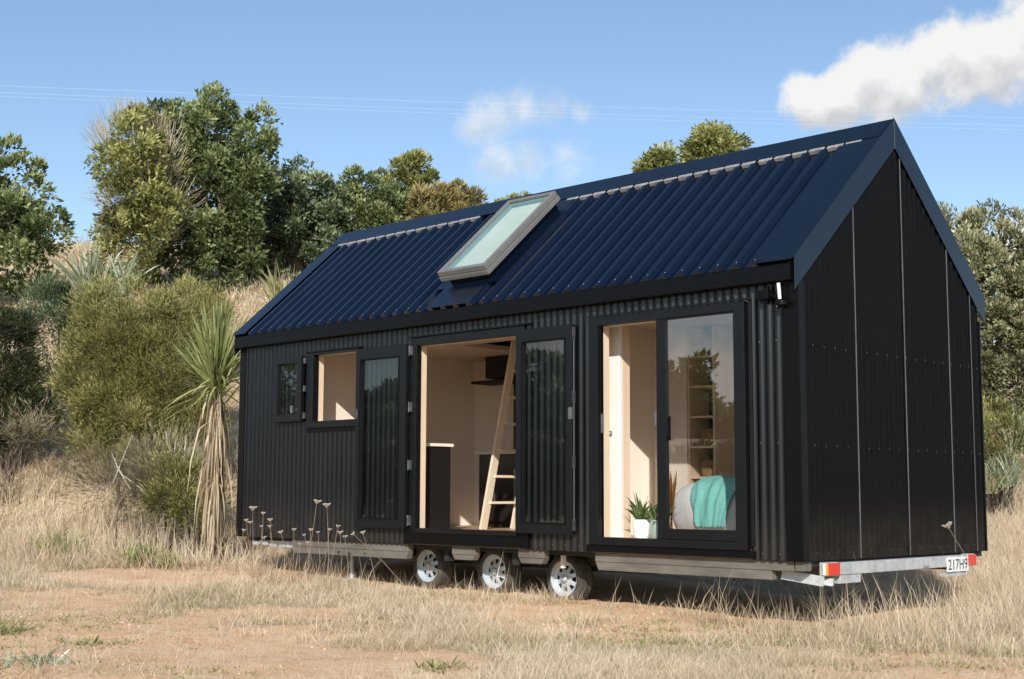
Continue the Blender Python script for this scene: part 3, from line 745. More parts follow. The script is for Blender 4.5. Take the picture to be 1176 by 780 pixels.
nt.links.new(nz_(9, 8, .7).outputs['Fac'], sb.inputs[0]); nt.links.new(sb.outputs[0], ad.inputs[1])
mr = nt.nodes.new('ShaderNodeMapRange'); mr.inputs['From Min'].default_value = .25; mr.inputs['From Max'].default_value = .55; nt.links.new(ad.outputs[0], mr.inputs['Value'])
nt.links.new(mix_(mr.outputs['Result'], mm.outputs[2], dirt.outputs['Color']), b.inputs['Base Color'])
b.inputs['Roughness'].default_value = .95; b.inputs['Specular IOR Level'].default_value = .1
bp = nt.nodes.new('ShaderNodeBump'); bp.inputs['Strength'].default_value = .85; bp.inputs['Distance'].default_value = .04
nt.links.new(nz_(26, 8, .7).outputs['Fac'], bp.inputs['Height']); nt.links.new(bp.outputs['Normal'], b.inputs['Normal'])
tag(np_mesh('ground', np.stack([X, Y, Z], -1).reshape(-1, 3), [np.stack([k0, k0+1, k0+nx+1, k0+nx], 1)], {'bare': Bm.ravel()}, gm, smooth=True), kind='structure')

# ================================================================== GRASS
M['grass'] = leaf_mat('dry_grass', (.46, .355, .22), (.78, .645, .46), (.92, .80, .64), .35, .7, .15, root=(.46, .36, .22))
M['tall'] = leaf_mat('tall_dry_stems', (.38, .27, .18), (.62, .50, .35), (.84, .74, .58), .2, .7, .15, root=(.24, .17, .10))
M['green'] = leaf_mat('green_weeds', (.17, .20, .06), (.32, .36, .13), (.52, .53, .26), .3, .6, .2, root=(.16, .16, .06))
def scatter(n, d0, d1, pad=.17, lat=None):
    "random ground points inside the wedge in front of the camera, between two depths"
    d = np.sqrt(rng.uniform(d0*d0, d1*d1, n)); l = rng.uniform(-.373-pad, .373+pad, n)*d
    if lat: l = rng.uniform(lat[0], lat[1], n)*d
    fx = np.array([-.7071, .7071]); rx = np.array([.7071, .7071])
    q = CAM[None, :2]+d[:, None]*fx+l[:, None]*rx
    return q[:, 0], q[:, 1]
def house_mask(x, y): return (x > .15) & (x < 7.1) & (y > .25) & (y < 2.8)
def tufts(name, n, d0, d1, per, hgt, wid, m, keep, lean=(.1, 1.15), rad=.06, tint=(0, 1), lat=None, droop=(0, .7)):
    x, y = scatter(n if lat else int(n*1.25), d0, d1, lat=lat); k = keep(x, y) > rng.uniform(0, 1, len(x)); x, y = x[k], y[k]; n = len(x)
    hs = (.45+.9*fbm(x*.6, y*.6, 63, 3))*rng.uniform(.6, 1.25, n)
    tb = np.clip(fbm(x*.8, y*.8, 91, 3)+rng.normal(0, .12, n), 0, 1)
    main = rng.uniform(0, 2*PI, n)
    r = np.repeat(np.arange(n), per); N = len(r)
    bx = x[r]+rng.normal(0, rad, N); by = y[r]+rng.normal(0, rad, N); bz = terrain(bx, by)-.01
    h = hs[r]*rng.uniform(*hgt, N); an = main[r]+rng.normal(0, 1.3, N)
    ti = np.clip(tint[0]+(tint[1]-tint[0])*(.6*tb[r]+.4*rng.uniform(0, 1, N)), 0, 1)
    ok = ~house_mask(bx, by)
    return blade_arrays(np.stack([bx, by, bz], 1)[ok], h[ok], an[ok], rng.uniform(*lean, N)[ok], rng.uniform(*wid, N)[ok], ti[ok], droop=rng.uniform(*droop, N)[ok], levels=(0, .5, 1.0))
def merge(name, parts, m, **k):
    V, F4, F3, T, A = [], [], [], [], []; off = 0
    for v, f, t, a in parts:
        V.append(v); F4.append(f[0]+off); F3.append(f[1]+off); T.append(t); A.append(a); off += len(v)
    return np_mesh(name, np.concatenate(V), [np.concatenate(F4), np.concatenate(F3)], {'tint': np.concatenate(T), 'along': np.concatenate(A)}, m)
clump = lambda x, y, f, s: sstep(.38, .62, fbm(x*f, y*f, s, 3))
notbare = lambda x, y: np.clip(1.08-1.5*bare(x, y), .04, 1)
right = lambda x, y: sstep(4.5, 8.5, (x+y)*.7071)
hillw = lambda x, y: sstep(1.2, 4.0, (y-x)*.7071)
G = []
G.append(tufts('g', 12000, 5.0, 9.5, 26, (.02, .15), (.0014, .0036), None, lambda x, y: notbare(x, y)*(.35+.65*clump(x, y, 1.2, 5)), rad=.055))
G.append(tufts('g', 4500, 5.0, 12.5, 16, (.015, .06), (.0018, .0035), None, lambda x, y: .7*clump(x, y, 2.0, 8), lean=(.3, 1.3), rad=.045))
G.append(tufts('g', 1500, 7.2, 13.5, 34, (.10, .32), (.0014, .0032), None, lambda x, y: notbare(x, y)*clump(x, y, 1.0, 15), lean=(.05, .8), rad=.08))
G.append(tufts('g', 17000, 9, 18, 22, (.03, .22), (.0022, .0055), None, lambda x, y: notbare(x, y)*(.45+.55*clump(x, y, .9, 5)), rad=.08))
G.append(tufts('g', 9000, 15, 27, 18, (.12, .42), (.005, .012), None, lambda x, y: np.maximum(hillw(x, y), .15), rad=.12))
G.append(tufts('g', 7000, 26, 42, 10, (.2, .5), (.014, .03), None, lambda x, y: np.ones_like(x), rad=.2))
G.append(tufts('g', 5200, 9.5, 18, 18, (.10, .44), (.0025, .0052), None, lambda x, y: notbare(x, y)*right(x, y)*(y > -1.7-.0*x), lean=(.05, .7), rad=.09, lat=(.16, .44)))
G.append(tufts('g', 500, 5.4, 9.0, 30, (.06, .24), (.0014, .003), None, lambda x, y: notbare(x, y)*clump(x, y, 1.2, 5), lean=(.05, .7), rad=.05))
G.append(tufts('g', 7000, 5.0, 13, 9, (.01, .05), (.003, .006), None, lambda x, y: .9*clump(x, y, 2.6, 18), lean=(.5, 1.45), rad=.03, tint=(-.5, .45)))
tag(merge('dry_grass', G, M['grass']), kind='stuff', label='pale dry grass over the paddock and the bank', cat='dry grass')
S = []
S.append(tufts('s', 1500, 8.5, 15.8, 5, (.22, .52), (.003, .0055), None, lambda x, y: notbare(x, y)*np.exp(-((y+.55)/.55)**2)*.9, lean=(.02, .5), rad=.09, droop=(0, .25)))
S.append(tufts('s', 1500, 14.2, 18, 7, (.30, .62), (.004, .007), None, lambda x, y: notbare(x, y)*np.exp(-((y+.5)/.9)**2)*(x < 2.4), lean=(.02, .55), rad=.1, droop=(0, .25)))
S.append(tufts('s', 1500, 12.8, 16.2, 14, (.20, .52), (.003, .005), None, lambda x, y: np.exp(-((y+.35)/.35)**2)*sstep(.3, .9, x)*(1-sstep(2.3, 2.8, x)), lean=(.05, 1.0), rad=.12, droop=(0, .5), tint=(-.35, .5)))
S.append(tufts('s', 900, 16, 22, 9, (.35, .8), (.006, .01), None, lambda x, y: hillw(x, y), lean=(.02, .5), rad=.12, droop=(0, .3)))
S.append(tufts('s', 700, 9, 17, 6, (.35, .6), (.004, .006), None, lambda x, y: right(x, y)*(x > 7.2), lean=(.02, .45), rad=.1, lat=(.2, .44), droop=(0, .25)))
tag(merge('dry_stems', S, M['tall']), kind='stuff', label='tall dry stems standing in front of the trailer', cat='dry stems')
W = []
W.append(tufts('w', 2600, 5.2, 10.5, 12, (.02, .07), (.006, .014), None, lambda x, y: .8*clump(x, y, .9, 31), lean=(.4, 1.3), rad=.05))
W.append(tufts('w', 5600, 8.5, 16, 12, (.04, .13), (.006, .012), None, lambda x, y: notbare(x, y)*clump(x, y, .7, 31)*np.exp(-((y+1.3)/1.5)**2), lean=(.2, 1.1), rad=.08))
W.append(tufts('w', 900, 15, 19, 14, (.14, .34), (.009, .016), None, lambda x, y: clump(x, y, .6, 31)*hillw(x, y), lean=(.1, .8), rad=.1))
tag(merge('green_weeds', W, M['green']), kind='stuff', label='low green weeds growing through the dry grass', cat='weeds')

# pebbles and clods on the bare soil: far too many to count
x, y = scatter(2600, 5.0, 12); k = bare(x, y) > rng.uniform(.15, 1, len(x)); x, y = x[k], y[k]; z = terrain(x, y)
octa = np.array([[1, 0, 0], [-1, 0, 0], [0, 1, 0], [0, -1, 0], [0, 0, .7], [0, 0, -.7]]); of = np.array([[0, 2, 4], [2, 1, 4], [1, 3, 4], [3, 0, 4], [2, 0, 5], [1, 2, 5], [3, 1, 5], [0, 3, 5]])
sz = np.minimum(rng.gamma(1.5, .004, len(x))+.0025, .022)
V = (np.stack([x, y, z], 1)[:, None, :]+octa[None]*(sz[:, None]*rng.uniform(.6, 1.3, (len(x), 3)))[:, None, :]+rng.normal(0, 1, (len(x), 6, 3))*sz[:, None, None]*.2)
F = (np.arange(len(x))*6)[:, None, None]+of[None]
tag(np_mesh('pebbles', V.reshape(-1, 3), [F.reshape(-1, 3)], {}, mat('soil_clod', (.52, .34, .21), .95, noise=(6, (.74, .56, .40))), smooth=True), 'small clods and pebbles strewn over the bare orange dirt', 'pebbles', kind='stuff')
# ================================================================== PLANTS
M['broad'] = leaf_mat('broad_leaves', (0.044, 0.063, 0.025), (0.150, 0.198, 0.074), (0.487, 0.532, 0.250), .3, .5, .4)
M['broad2'] = leaf_mat('blue_green_leaves', (0.040, 0.063, 0.037), (0.138, 0.184, 0.091), (0.430, 0.487, 0.295), .3, .45, .5)
M['olive'] = leaf_mat('yellow_green_leaves', (0.081, 0.097, 0.027), (0.236, 0.250, 0.074), (0.580, 0.562, 0.229), .35, .55, .35)
M['shade'] = leaf_mat('shaded_conifer_leaves', (.016, .024, .012), (.05, .066, .026), (.14, .15, .065), .25, .6, .3)  # dark leaves, with the shrub's shade also put into the colour
M['rusty'] = leaf_mat('rusty_dry_leaves', (.09, .085, .03), (.27, .23, .085), (.50, .42, .20), .3, .6, .3)
M['scrub'] = leaf_mat('fine_olive_needles', (0.085, 0.087, 0.028), (0.272, 0.264, 0.085), (0.518, 0.478, 0.194), .3, .6, .25)
M['palevine'] = leaf_mat('pale_dead_vines', (.26, .22, .13), (.48, .42, .28), (.68, .62, .46), .25, .8, .15)
M['twig'] = leaf_mat('brown_dead_twigs', (.085, .07, .042), (.22, .185, .115), (.45, .39, .28), .1, .8, .15)
M['flax'] = leaf_mat('grey_green_sword_leaves', (0.121, 0.162, 0.088), (0.270, 0.317, 0.203), (0.540, 0.567, 0.419), .2, .4, .5)
M['flax2'] = leaf_mat('straw_green_sword_leaves', (0.184, 0.184, 0.069), (0.391, 0.368, 0.172), (0.644, 0.575, 0.345), .25, .45, .45)
M['cabbage'] = leaf_mat('cabbage_tree_leaves', (.11, .145, .045), (.31, .345, .13), (.62, .58, .27), .3, .42, .45)
M['skirt'] = leaf_mat('dead_hanging_leaves', (.20, .15, .09), (.45, .36, .24), (.66, .57, .42), .25, .75, .2)
M['grey_bush'] = leaf_mat('grey_green_leaves', (0.072, 0.082, 0.037), (0.239, 0.242, 0.120), (0.718, 0.691, 0.448), .3, .5, .45)

def W2(p, mirror=False):
    return np.array([p[0], -p[1], p[2]]) if mirror else p
def foliage(blobs, d, clumps, per, cr, ll, lw, shell=.45, up=.25, mirror=False, tspread=.16, squash=.9, lobe=4, lsize=.72, inner=.6, fuzz=.7):
    "leaf clumps spread through the lobes of a crown; returns leaf arrays, clump centres"
    wt = np.array([b[2]*b[3] for b in blobs], float); wt /= wt.sum(); n = rng.multinomial(clumps, wt)
    cen, dirs = [], []
    for b, k in zip(blobs, n):
        dd = d+(b[4] if len(b) > 4 else 0)
        c = P(b[0], b[1], dd); ru, rv = b[2]*dd/FPX, b[3]*dd/FPX; rd = (ru+min(rv, ru))*.5
        q = unit(rng.normal(size=(k, 3)))
        # lumpy outline
        lump_ = .52+.9*fbm(q[:, 0]*2.3+b[0], q[:, 2]*2.3+q[:, 1]*1.7+b[1], 12, 3)
        r = (shell+(1-shell)*rng.uniform(0, 1, k)**.6)*lump_
        fx = np.array([CF[0], CF[1], 0]); fx /= np.linalg.norm(fx)
        o = (q[:, 0]*ru*r)[:, None]*CR+(q[:, 1]*rd*r)[:, None]*fx+(q[:, 2]*rv*r)[:, None]*np.array([0, 0, 1.])
        cen.append(c+o); dirs.append(o)
    cen = np.concatenate(cen); dirs = unit(np.concatenate(dirs))
    # gather the clumps into leafy lobes: leaves lie on the outer, upper side of each lobe, dark gaps stay between lobes
    nl = max(6, len(cen)//lobe); pick = rng.permutation(len(cen))[:nl]; cen, dirs = cen[pick], dirs[pick]; per = per*lobe
    ct = np.clip(rng.normal(.44, tspread, nl), 0, 1); size = rng.uniform(.45, 1.3, nl)*cr*lsize
    r = np.repeat(np.arange(nl), per); N = len(r)
    q = unit(rng.normal(size=(N, 3))+.75*dirs[r]+np.array([0, 0, .35]))
    rad = size[r]*(.62+.5*vnoise(q[:, 0]*2.2+r*3.1, q[:, 1]*2.2+q[:, 2]*2.0, 5))*rng.uniform(inner, 1.12, N)
    off = q*rad[:, None]*np.array([1, 1, squash])
    p = cen[r]+off
    ax = q+.35*dirs[r]+rng.normal(size=(N, 3))*fuzz+np.array([0, 0, up])
    t = np.clip(ct[r]+rng.normal(0, .15, N)+.22*q[:, 2]-.02, 0, 1)  # lobe tops tinted lighter, undersides darker: shading put into the leaf colour
    cen = cen.copy()
    if mirror: p[:, 1] *= -1; ax[:, 1] *= -1; cen = cen.copy(); cen[:, 1] *= -1
    V, F, T = leaf_arrays(p, ax, ll*rng.uniform(.6, 1.3, N), lw*rng.uniform(.7, 1.25, N), t)
    return V, F, T, cen
def trunk_mesh(base, cen, r0, limbs=9, seg=9):
    b = MB(); base = np.array(base, float); mid = cen.mean(0); top = np.array([mid[0]*.7+base[0]*.3, mid[1]*.7+base[1]*.3, cen[:, 2].max()*.62+base[2]*.38])
    hgt = top[2]-base[2]
    k = 6; spine = [base+(top-base)*i/k+np.array([.12*math.sin(i*1.7+base[0]), .12*math.cos(i*1.3), 0])*hgt*.12*(i > 0) for i in range(k+1)]
    b.tube([base-np.array([0, 0, .15])]+spine, [r0*1.35]+[r0*(1-.8*i/k)+.01 for i in range(k+1)], seg)
    for q in range(limbs):
        e = cen[rng.integers(len(cen))]; i = 1+q % (k-1); s = spine[i]; m = (s+e)/2+np.array([0, 0, .12*hgt*rng.uniform(-.3, .6)])
        b.tube([s, s*.55+m*.45, m, e], [r0*.42*(1-.1*i), r0*.32, r0*.2, r0*.05], 6)
    return b
def tree(name, label, d, blobs, leafm, n, per=46, cr=.5, ll=.13, lw=.06, r0=.13, foot=None, cat='tree', group=None, mirror=False, bark='bark', **k):
    V, F, T, cen = foliage(blobs, d, n, per, cr, ll, lw, mirror=mirror, **k)
    fu = foot if foot is not None else sum(b[0]*b[2]*b[3] for b in blobs)/sum(b[2]*b[3] for b in blobs)
    q = W2(P(fu, 564, d), mirror); z = TZ(q[0], q[1])
    r = tag(empty(name, (q[0], q[1], z)), label, cat, group)
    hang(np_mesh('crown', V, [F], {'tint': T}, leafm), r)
    trunk_mesh((q[0], q[1], z), cen, r0).build('trunk', M[bark], r, smooth=True)
    return r

# trees along the top of the bank, left to right
tree('broadleaf_tree', 'green broadleaf tree cut off by the left edge of the picture, above the shadowed shrub', 27, [(5, 235, 38, 62), (40, 265, 30, 40), (-30, 240, 50, 90), (22, 205, 20, 40), (15, 300, 38, 45), (50, 240, 15, 18)], M['broad'], 300, cr=.45, ll=.13, lw=.06, foot=-20, up=.4)
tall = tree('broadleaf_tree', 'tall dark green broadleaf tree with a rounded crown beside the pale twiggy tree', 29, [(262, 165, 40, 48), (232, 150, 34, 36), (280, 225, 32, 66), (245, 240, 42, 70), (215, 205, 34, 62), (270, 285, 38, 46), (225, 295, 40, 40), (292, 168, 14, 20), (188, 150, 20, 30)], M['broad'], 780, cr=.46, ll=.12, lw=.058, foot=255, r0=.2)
vt = tree('twiggy_tree', 'tall pale tree overgrown with dry straw-coloured twigs, left half of the big clump', 28.2, [(150, 140, 26, 22), (170, 165, 30, 44), (138, 172, 18, 40), (135, 240, 18, 44), (165, 235, 34, 50), (190, 200, 22, 60), (150, 285, 34, 36), (150, 195, 32, 60, -.9), (178, 250, 30, 44, -.9), (150, 150, 24, 24, -.9)], M['olive'], 460, per=34, cr=.42, ll=.11, lw=.05, foot=165, r0=.16, bark='palebark')
V, F, T, _c = foliage([(150, 165, 24, 34), (140, 205, 20, 44), (160, 235, 28, 50), (182, 195, 18, 50), (138, 250, 18, 36), (165, 270, 24, 22)], 27.9, 210, 24, .62, .40, .012, up=1.3, fuzz=.35, inner=.1, tspread=.2)
hang(np_mesh('twiggy_growth', V, [F], {'tint': T}, M['palevine']), vt)
tree('broadleaf_tree', 'dark rounded tree between the tall clump and the roof ridge', 31, [(345, 235, 44, 42), (318, 255, 32, 48), (372, 245, 36, 48), (350, 285, 58, 46), (330, 205, 18, 20), (358, 200, 16, 18), (300, 290, 30, 40)], M['broad2'], 480, cr=.46, ll=.12, lw=.06, foot=335, r0=.17)
tree('broadleaf_tree', 'mid green bushy tree right of the dark rounded tree, behind the roof', 32, [(425, 240, 44, 36), (400, 265, 46, 44), (448, 255, 34, 36), (415, 215, 22, 18)], M['broad'], 340, cr=.46, ll=.12, lw=.06, foot=420, r0=.15, tspread=.2)
tree('conifer_tree', 'bright yellow-green pointed tree behind the roof', 35, [(467, 205, 24, 26), (455, 222, 30, 22), (488, 225, 22, 24), (470, 188, 10, 12), (470, 240, 34, 20)], M['olive'], 260, cr=.42, ll=.13, lw=.05, foot=470, r0=.14, up=.5)
tree('flowering_shrub', 'rusty brown shrub with spiky dry flower heads poking over the roof ridge', 31.5, [(500, 238, 28, 20), (528, 232, 20, 16), (515, 255, 36, 20), (542, 240, 10, 12), (510, 222, 8, 12)], M['rusty'], 190, cr=.40, ll=.14, lw=.045, foot=512, r0=.1, up=.8, cat='shrub')
tree('broadleaf_tree', 'treetop just showing above the skylight frame', 36, [(597, 236, 15, 12), (585, 245, 18, 12), (612, 246, 12, 10)], M['olive'], 70, cr=.36, ll=.12, lw=.05, foot=598, r0=.1)
tree('broadleaf_tree', 'small round treetop above the ridge, the left one of two', 37, [(757, 188, 14, 11), (750, 203, 12, 12), (765, 201, 12, 12)], M['olive'], 100, cr=.62, fuzz=1.0, ll=.15, lw=.065, foot=758, r0=.12)
tree('broadleaf_tree', 'larger pale treetop above the ridge, the right one of two', 37, [(820, 172, 20, 13), (810, 164, 9, 9), (843, 176, 13, 9), (808, 184, 12, 12), (829, 158, 8, 7), (828, 195, 26, 16)], M['olive'], 150, cr=.66, fuzz=1.0, ll=.15, lw=.065, foot=824, r0=.14)

# scrub on the bank
def scrub(name, label, d, blobs, n, per=90, cr=.38, ll=.075, lw=.011, m='scrub', foot=None, r0=.035, cat='shrub', up=.7, **k):
    k.setdefault('inner', .25); k.setdefault('fuzz', .3); k.setdefault('lobe', 4); k.setdefault('lsize', .95); k.setdefault('tspread', .24)
    V, F, T, cen = foliage(blobs, d, n, per, cr, ll, lw, up=up, **k)
    fu = foot if foot is not None else sum(b[0]*b[2] for b in blobs)/sum(b[2] for b in blobs)
    g_ = P(fu, 564, d); z = TZ(g_[0], g_[1]); r = tag(empty(name, (g_[0], g_[1], z)), label, cat)
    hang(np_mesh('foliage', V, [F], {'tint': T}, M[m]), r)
    b = MB(); base = np.array([g_[0], g_[1], z])
    for q in range(14):
        e = cen[rng.integers(len(cen))]; s = base+np.array([rng.normal(0, .15), rng.normal(0, .15), -.05]); mm_ = s*.5+e*.5+rng.normal(0, .12, 3)
        b.tube([s, mm_, e], [r0, r0*.6, r0*.15], 6)
    b.build('stem', M['bark'], r, smooth=True)
    return r
scrub('scrub_bush', 'large feathery olive scrub bush filling the bank left of the cabbage tree', 19.2, [(150, 385, 52, 52), (115, 420, 42, 46), (180, 420, 46, 56), (150, 465, 58, 46), (205, 385, 26, 40), (118, 362, 26, 22), (168, 356, 30, 20), (215, 465, 28, 46), (100, 470, 26, 32), (175, 500, 46, 30), (130, 505, 30, 22), (220, 500, 22, 34)], 1050, foot=165)
scrub('scrub_bush', 'small rounded olive bush at the foot of the tall tree', 22, [(222, 350, 28, 22), (240, 362, 18, 16)], 110, foot=228)
scrub('scrub_bush', 'grey-green low bush on the bank below the flax', 22.5, [(70, 355, 34, 26), (95, 345, 22, 20), (60, 375, 26, 20)], 150, foot=75, m='broad2', lw=.016)
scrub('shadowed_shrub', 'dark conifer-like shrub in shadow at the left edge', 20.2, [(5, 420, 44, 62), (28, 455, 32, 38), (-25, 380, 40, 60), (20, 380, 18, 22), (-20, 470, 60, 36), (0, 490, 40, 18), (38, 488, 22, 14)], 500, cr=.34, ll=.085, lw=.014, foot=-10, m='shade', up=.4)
scrub('dead_brush', 'brown dead brush under the shadowed shrub', 19.4, [(5, 498, 50, 14), (50, 500, 26, 12)], 60, per=36, cr=.5, inner=.02, fuzz=.8, ll=.13, lw=.008, m='twig', foot=10, r0=.007)
scrub('dead_brush', 'tangle of brown dead twigs below the large scrub bush', 17.6, [(165, 560, 46, 24), (125, 552, 26, 16), (205, 560, 30, 26), (190, 530, 34, 20)], 110, per=60, cr=.40, ll=.17, lw=.006, m='twig', foot=175, r0=.016)
scrub('scrub_bush', 'low dark green bush at the foot of the cabbage tree', 17.2, [(205, 560, 24, 22), (225, 585, 20, 16)], 70, foot=212, lw=.013)
b = MB()   # bleached branches in the dead tangle
for u0, v0, u1, v1 in ((130, 555, 152, 500), (150, 562, 128, 520), (195, 560, 202, 505), (200, 540, 214, 500), (200, 530, 190, 495), (172, 575, 140, 545)):
    p, q = P(u0, v0, 17.4), P(u1, v1, 17.4); b.tube([p, (p+q)/2+rng.normal(0, .04, 3), q], [.016, .012, .004], 6)
o = b.build('dead_branch', M['palebark'], smooth=True); tag(o, 'bleached dead branches sticking out of the brown twig tangle', 'branches')

def swords(name, label, u, d, n, length, spread, wid, m, v=None, cat='flax', cu=.5, lo=0.0):
    q = P(u, 564, d); z = TZ(q[0], q[1])
    if v is not None: z = P(u, v, d)[2]-.1
    r = tag(empty(name, (q[0], q[1], z)), label, cat)
    base = np.array([q[0], q[1], z])+rng.normal(size=(n, 3))*[.09, .09, .0]
    V, F, T, A = blade_arrays(base, rng.uniform(.6, 1.05, n)*length, rng.uniform(0, 2*PI, n), lo+(spread-lo)*rng.uniform(0, 1, n)**.8, rng.uniform(.6, 1.1, n)*wid, rng.uniform(0, 1, n), droop=rng.uniform(0, cu, n), levels=(0, .3, .6, .85, 1), wprof=(.6, 1, .9, .5, 0))
    hang(np_mesh('leaves', V, F, {'tint': T, 'along': A}, M[m]), r)
    return r
swords('flax_bush', 'grey-green flax with upright sword leaves on the bank, below the pale twiggy tree', 98, 23.6, 100, 1.25, .85, .06, 'flax', v=338, cu=.45)
swords('flax_bush', 'smaller grey-green flax leaning beside the taller flax', 132, 23.4, 50, .95, 1.0, .055, 'flax', v=330, cu=.5)
swords('flax_bush', 'yellowish flax behind the left end of the roof', 322, 24, 80, 1.05, 1.0, .055, 'flax2', v=348, cu=.5)
swords('flax_bush', 'pale flax with broad leaves right of the gable, half cut by the right edge', 1172, 18.5, 40, .75, .8, .06, 'flax', v=512, cu=.4)
swords('weed_clump', 'dark green tussock of stiff leaves on the bank, lower left', 72, 16.6, 110, .52, 1.0, .022, 'green', cat='weed')
swords('weed_clump', 'bright green leafy clump at the edge of the dirt', 163, 15.5, 90, .40, .9, .028, 'green', cat='weed')
swords('weed_clump', 'small bright green clump right of the larger bright green one', 195, 15.2, 50, .30, .9, .026, 'green', cat='weed')
swords('weed_clump', 'low grey-green weed flat on the dirt near the bottom left corner', 46, 7.6, 60, .11, 1.4, .02, 'flax', cat='weed', lo=.6)
swords('weed_clump', 'dark dry tuft on the bare dirt left of the low grey-green weed', 8, 9.0, 80, .16, 1.2, .01, 'green', cat='weed')
swords('weed_clump', 'green weed on the bare dirt, lone and low, under the grassy band', 99, 8.6, 50, .09, 1.4, .016, 'green', cat='weed', lo=.5)
swords('weed_clump', 'green weed tuft at the bottom edge below the wheels', 512, 7.7, 60, .10, 1.3, .015, 'green', cat='weed', lo=.4)

# cabbage tree by the left end of the house
q = P(250, 564, 16.3); z = TZ(q[0], q[1]); ct = tag(empty('cabbage_tree', (q[0], q[1], z)), 'spiky cabbage tree with a skirt of dead leaves by the left end of the house', 'cabbage tree')
hd = P(249, 442, 16.3)
b = MB(); b.tube([(q[0], q[1], z-.1), (q[0]+.03, q[1], z+.7), (q[0]-.02, q[1], hd[2]*.6+z*.4), tuple(hd)], [.085, .07, .065, .06], 10); b.build('trunk', M['bark'], ct, smooth=True)
n = 330; el = np.concatenate([rng.uniform(.0, .85, 210), rng.uniform(.7, 2.0, 120)])
base = hd+rng.normal(size=(n, 3))*[.03, .03, .10]
V, F, T, A = blade_arrays(base, np.where(el < .8, rng.uniform(.66, 1.02, n), rng.uniform(.5, .78, n)), rng.uniform(0, 2*PI, n), el, rng.uniform(.022, .038, n), np.clip(rng.normal(.4, .2, n)+.25*(el > 1.0), 0, 1), droop=np.clip(np.clip((el-.55)*.35, 0, .5)*rng.uniform(.4, 1, n)+.3*(rng.uniform(0, 1, n) > .95)*(el > .4), 0, .8), levels=(0, .3, .6, .85, 1), wprof=(.7, 1, .8, .45, 0))
hang(np_mesh('crown', V, F, {'tint': T, 'along': A}, M['cabbage']), ct)
n = 240; t = rng.uniform(0, 1, n)**1.3; top = hd+np.array([0, 0, -.03])-(t*(hd[2]-z-.55))[:, None]*np.array([0, 0, 1.]); an = rng.uniform(0, 2*PI, n)
fall = np.minimum(rng.uniform(.22, .95, n), (top[:, 2]-z)*rng.uniform(.75, 1.02, n))
L = 4; lv = (0, .25, .65, 1); V = np.zeros((n, 7, 3)); A = np.zeros((n, 7)); kk = 0; wd = rng.uniform(.012, .026, n); face = rng.uniform(0, 2*PI, n); sdv = np.stack([np.cos(face), np.sin(face), 0*face], 1)
spread = (rng.uniform(.03, .24, n)+.22*(rng.uniform(0, 1, n) > .88))*(1-.5*t)
for i, s in enumerate(lv):
    p = top+np.stack([np.cos(an), np.sin(an), 0*an], 1)*(spread*np.sqrt(s)*(1.15-.3*s))[:, None]-np.array([0, 0, 1.])*(fall*s**1.25)[:, None]
    if i < 3: V[:, kk] = p-sdv*(wd*(.6, 1, .8)[i]/2)[:, None]; V[:, kk+1] = p+sdv*(wd*(.6, 1, .8)[i]/2)[:, None]; A[:, kk:kk+2] = s; kk += 2
    else: V[:, kk] = p; A[:, kk] = s
off = (np.arange(n)*7)[:, None]
hang(np_mesh('dead_leaf_skirt', V.reshape(-1, 3), [off+np.array([[0, 1, 3, 2]]), off+np.array([[2, 3, 5, 4]]), off+np.array([[4, 5, 6]])], {'tint': np.repeat(rng.uniform(0, 1, n), 7), 'along': A.ravel()}, M['skirt']), ct)

# right of the gable
tree('leafy_bush', 'tall grey-green bush with upright shoots behind the right side of the gable', 20.5, [(1120, 330, 40, 70), (1160, 320, 36, 60), (1105, 290, 26, 46), (1140, 400, 46, 60), (1195, 360, 40, 90), (1083, 262, 10, 36), (1130, 268, 12, 34), (1158, 262, 10, 34), (1180, 285, 12, 40), (1150, 455, 40, 40), (1105, 420, 40, 70), (1150, 340, 50, 80), (1185, 430, 40, 70)], M['grey_bush'], 1500, per=40, cr=.32, ll=.075, lw=.03, foot=1130, r0=.09, up=.8, cat='bush')
scrub('scrub_bush', 'feathery yellow-green bush low beside the gable wall', 18.6, [(1140, 490, 20, 36), (1150, 515, 26, 22), (1125, 510, 20, 24)], 90, foot=1142)
swords('tussock_grass', 'soft pale green tussock at the right edge under the tall bush', 1152, 17.8, 170, .62, .9, .012, 'flax', v=550, cat='tussock', cu=.6)
swords('tussock_grass', 'soft green tussock next to the gable corner, left of the pale one', 1128, 17.2, 130, .5, .9, .012, 'flax2', v=558, cat='tussock', cu=.6)

# trees across the paddock, seen only in the glass
for i, (u, v, ru, rv, lab) in enumerate(((337, 462, 34, 54, 'added far tree darkening the reflection in the small open window sash'), (440, 478, 34, 34, 'far tree mirrored in the left door leaf'), (628, 465, 30, 56, 'tall tree mirrored in the right door leaf'), (797, 455, 17, 42, 'round-topped tree mirrored in the sliding door glass'), (838, 500, 20, 34, 'lower tree mirrored at the right side of the sliding door glass'), (764, 480, 12, 44, 'narrow tree mirrored at the left side of the sliding door glass'), (520, 498, 46, 28, 'far bushy tree reflected between the door leaves'))):  # first tree is added so the window sash reflects something dark
    tree('distant_tree', lab, 40, [(u, v, ru, rv), (u-ru*.5, v+rv*.6, ru, rv*.7), (u+ru*.5, v+rv*.5, ru, rv*.75)], M['broad'], 240, cr=.6, ll=.2, lw=.09, mirror=True, group='trees reflected in the glass')

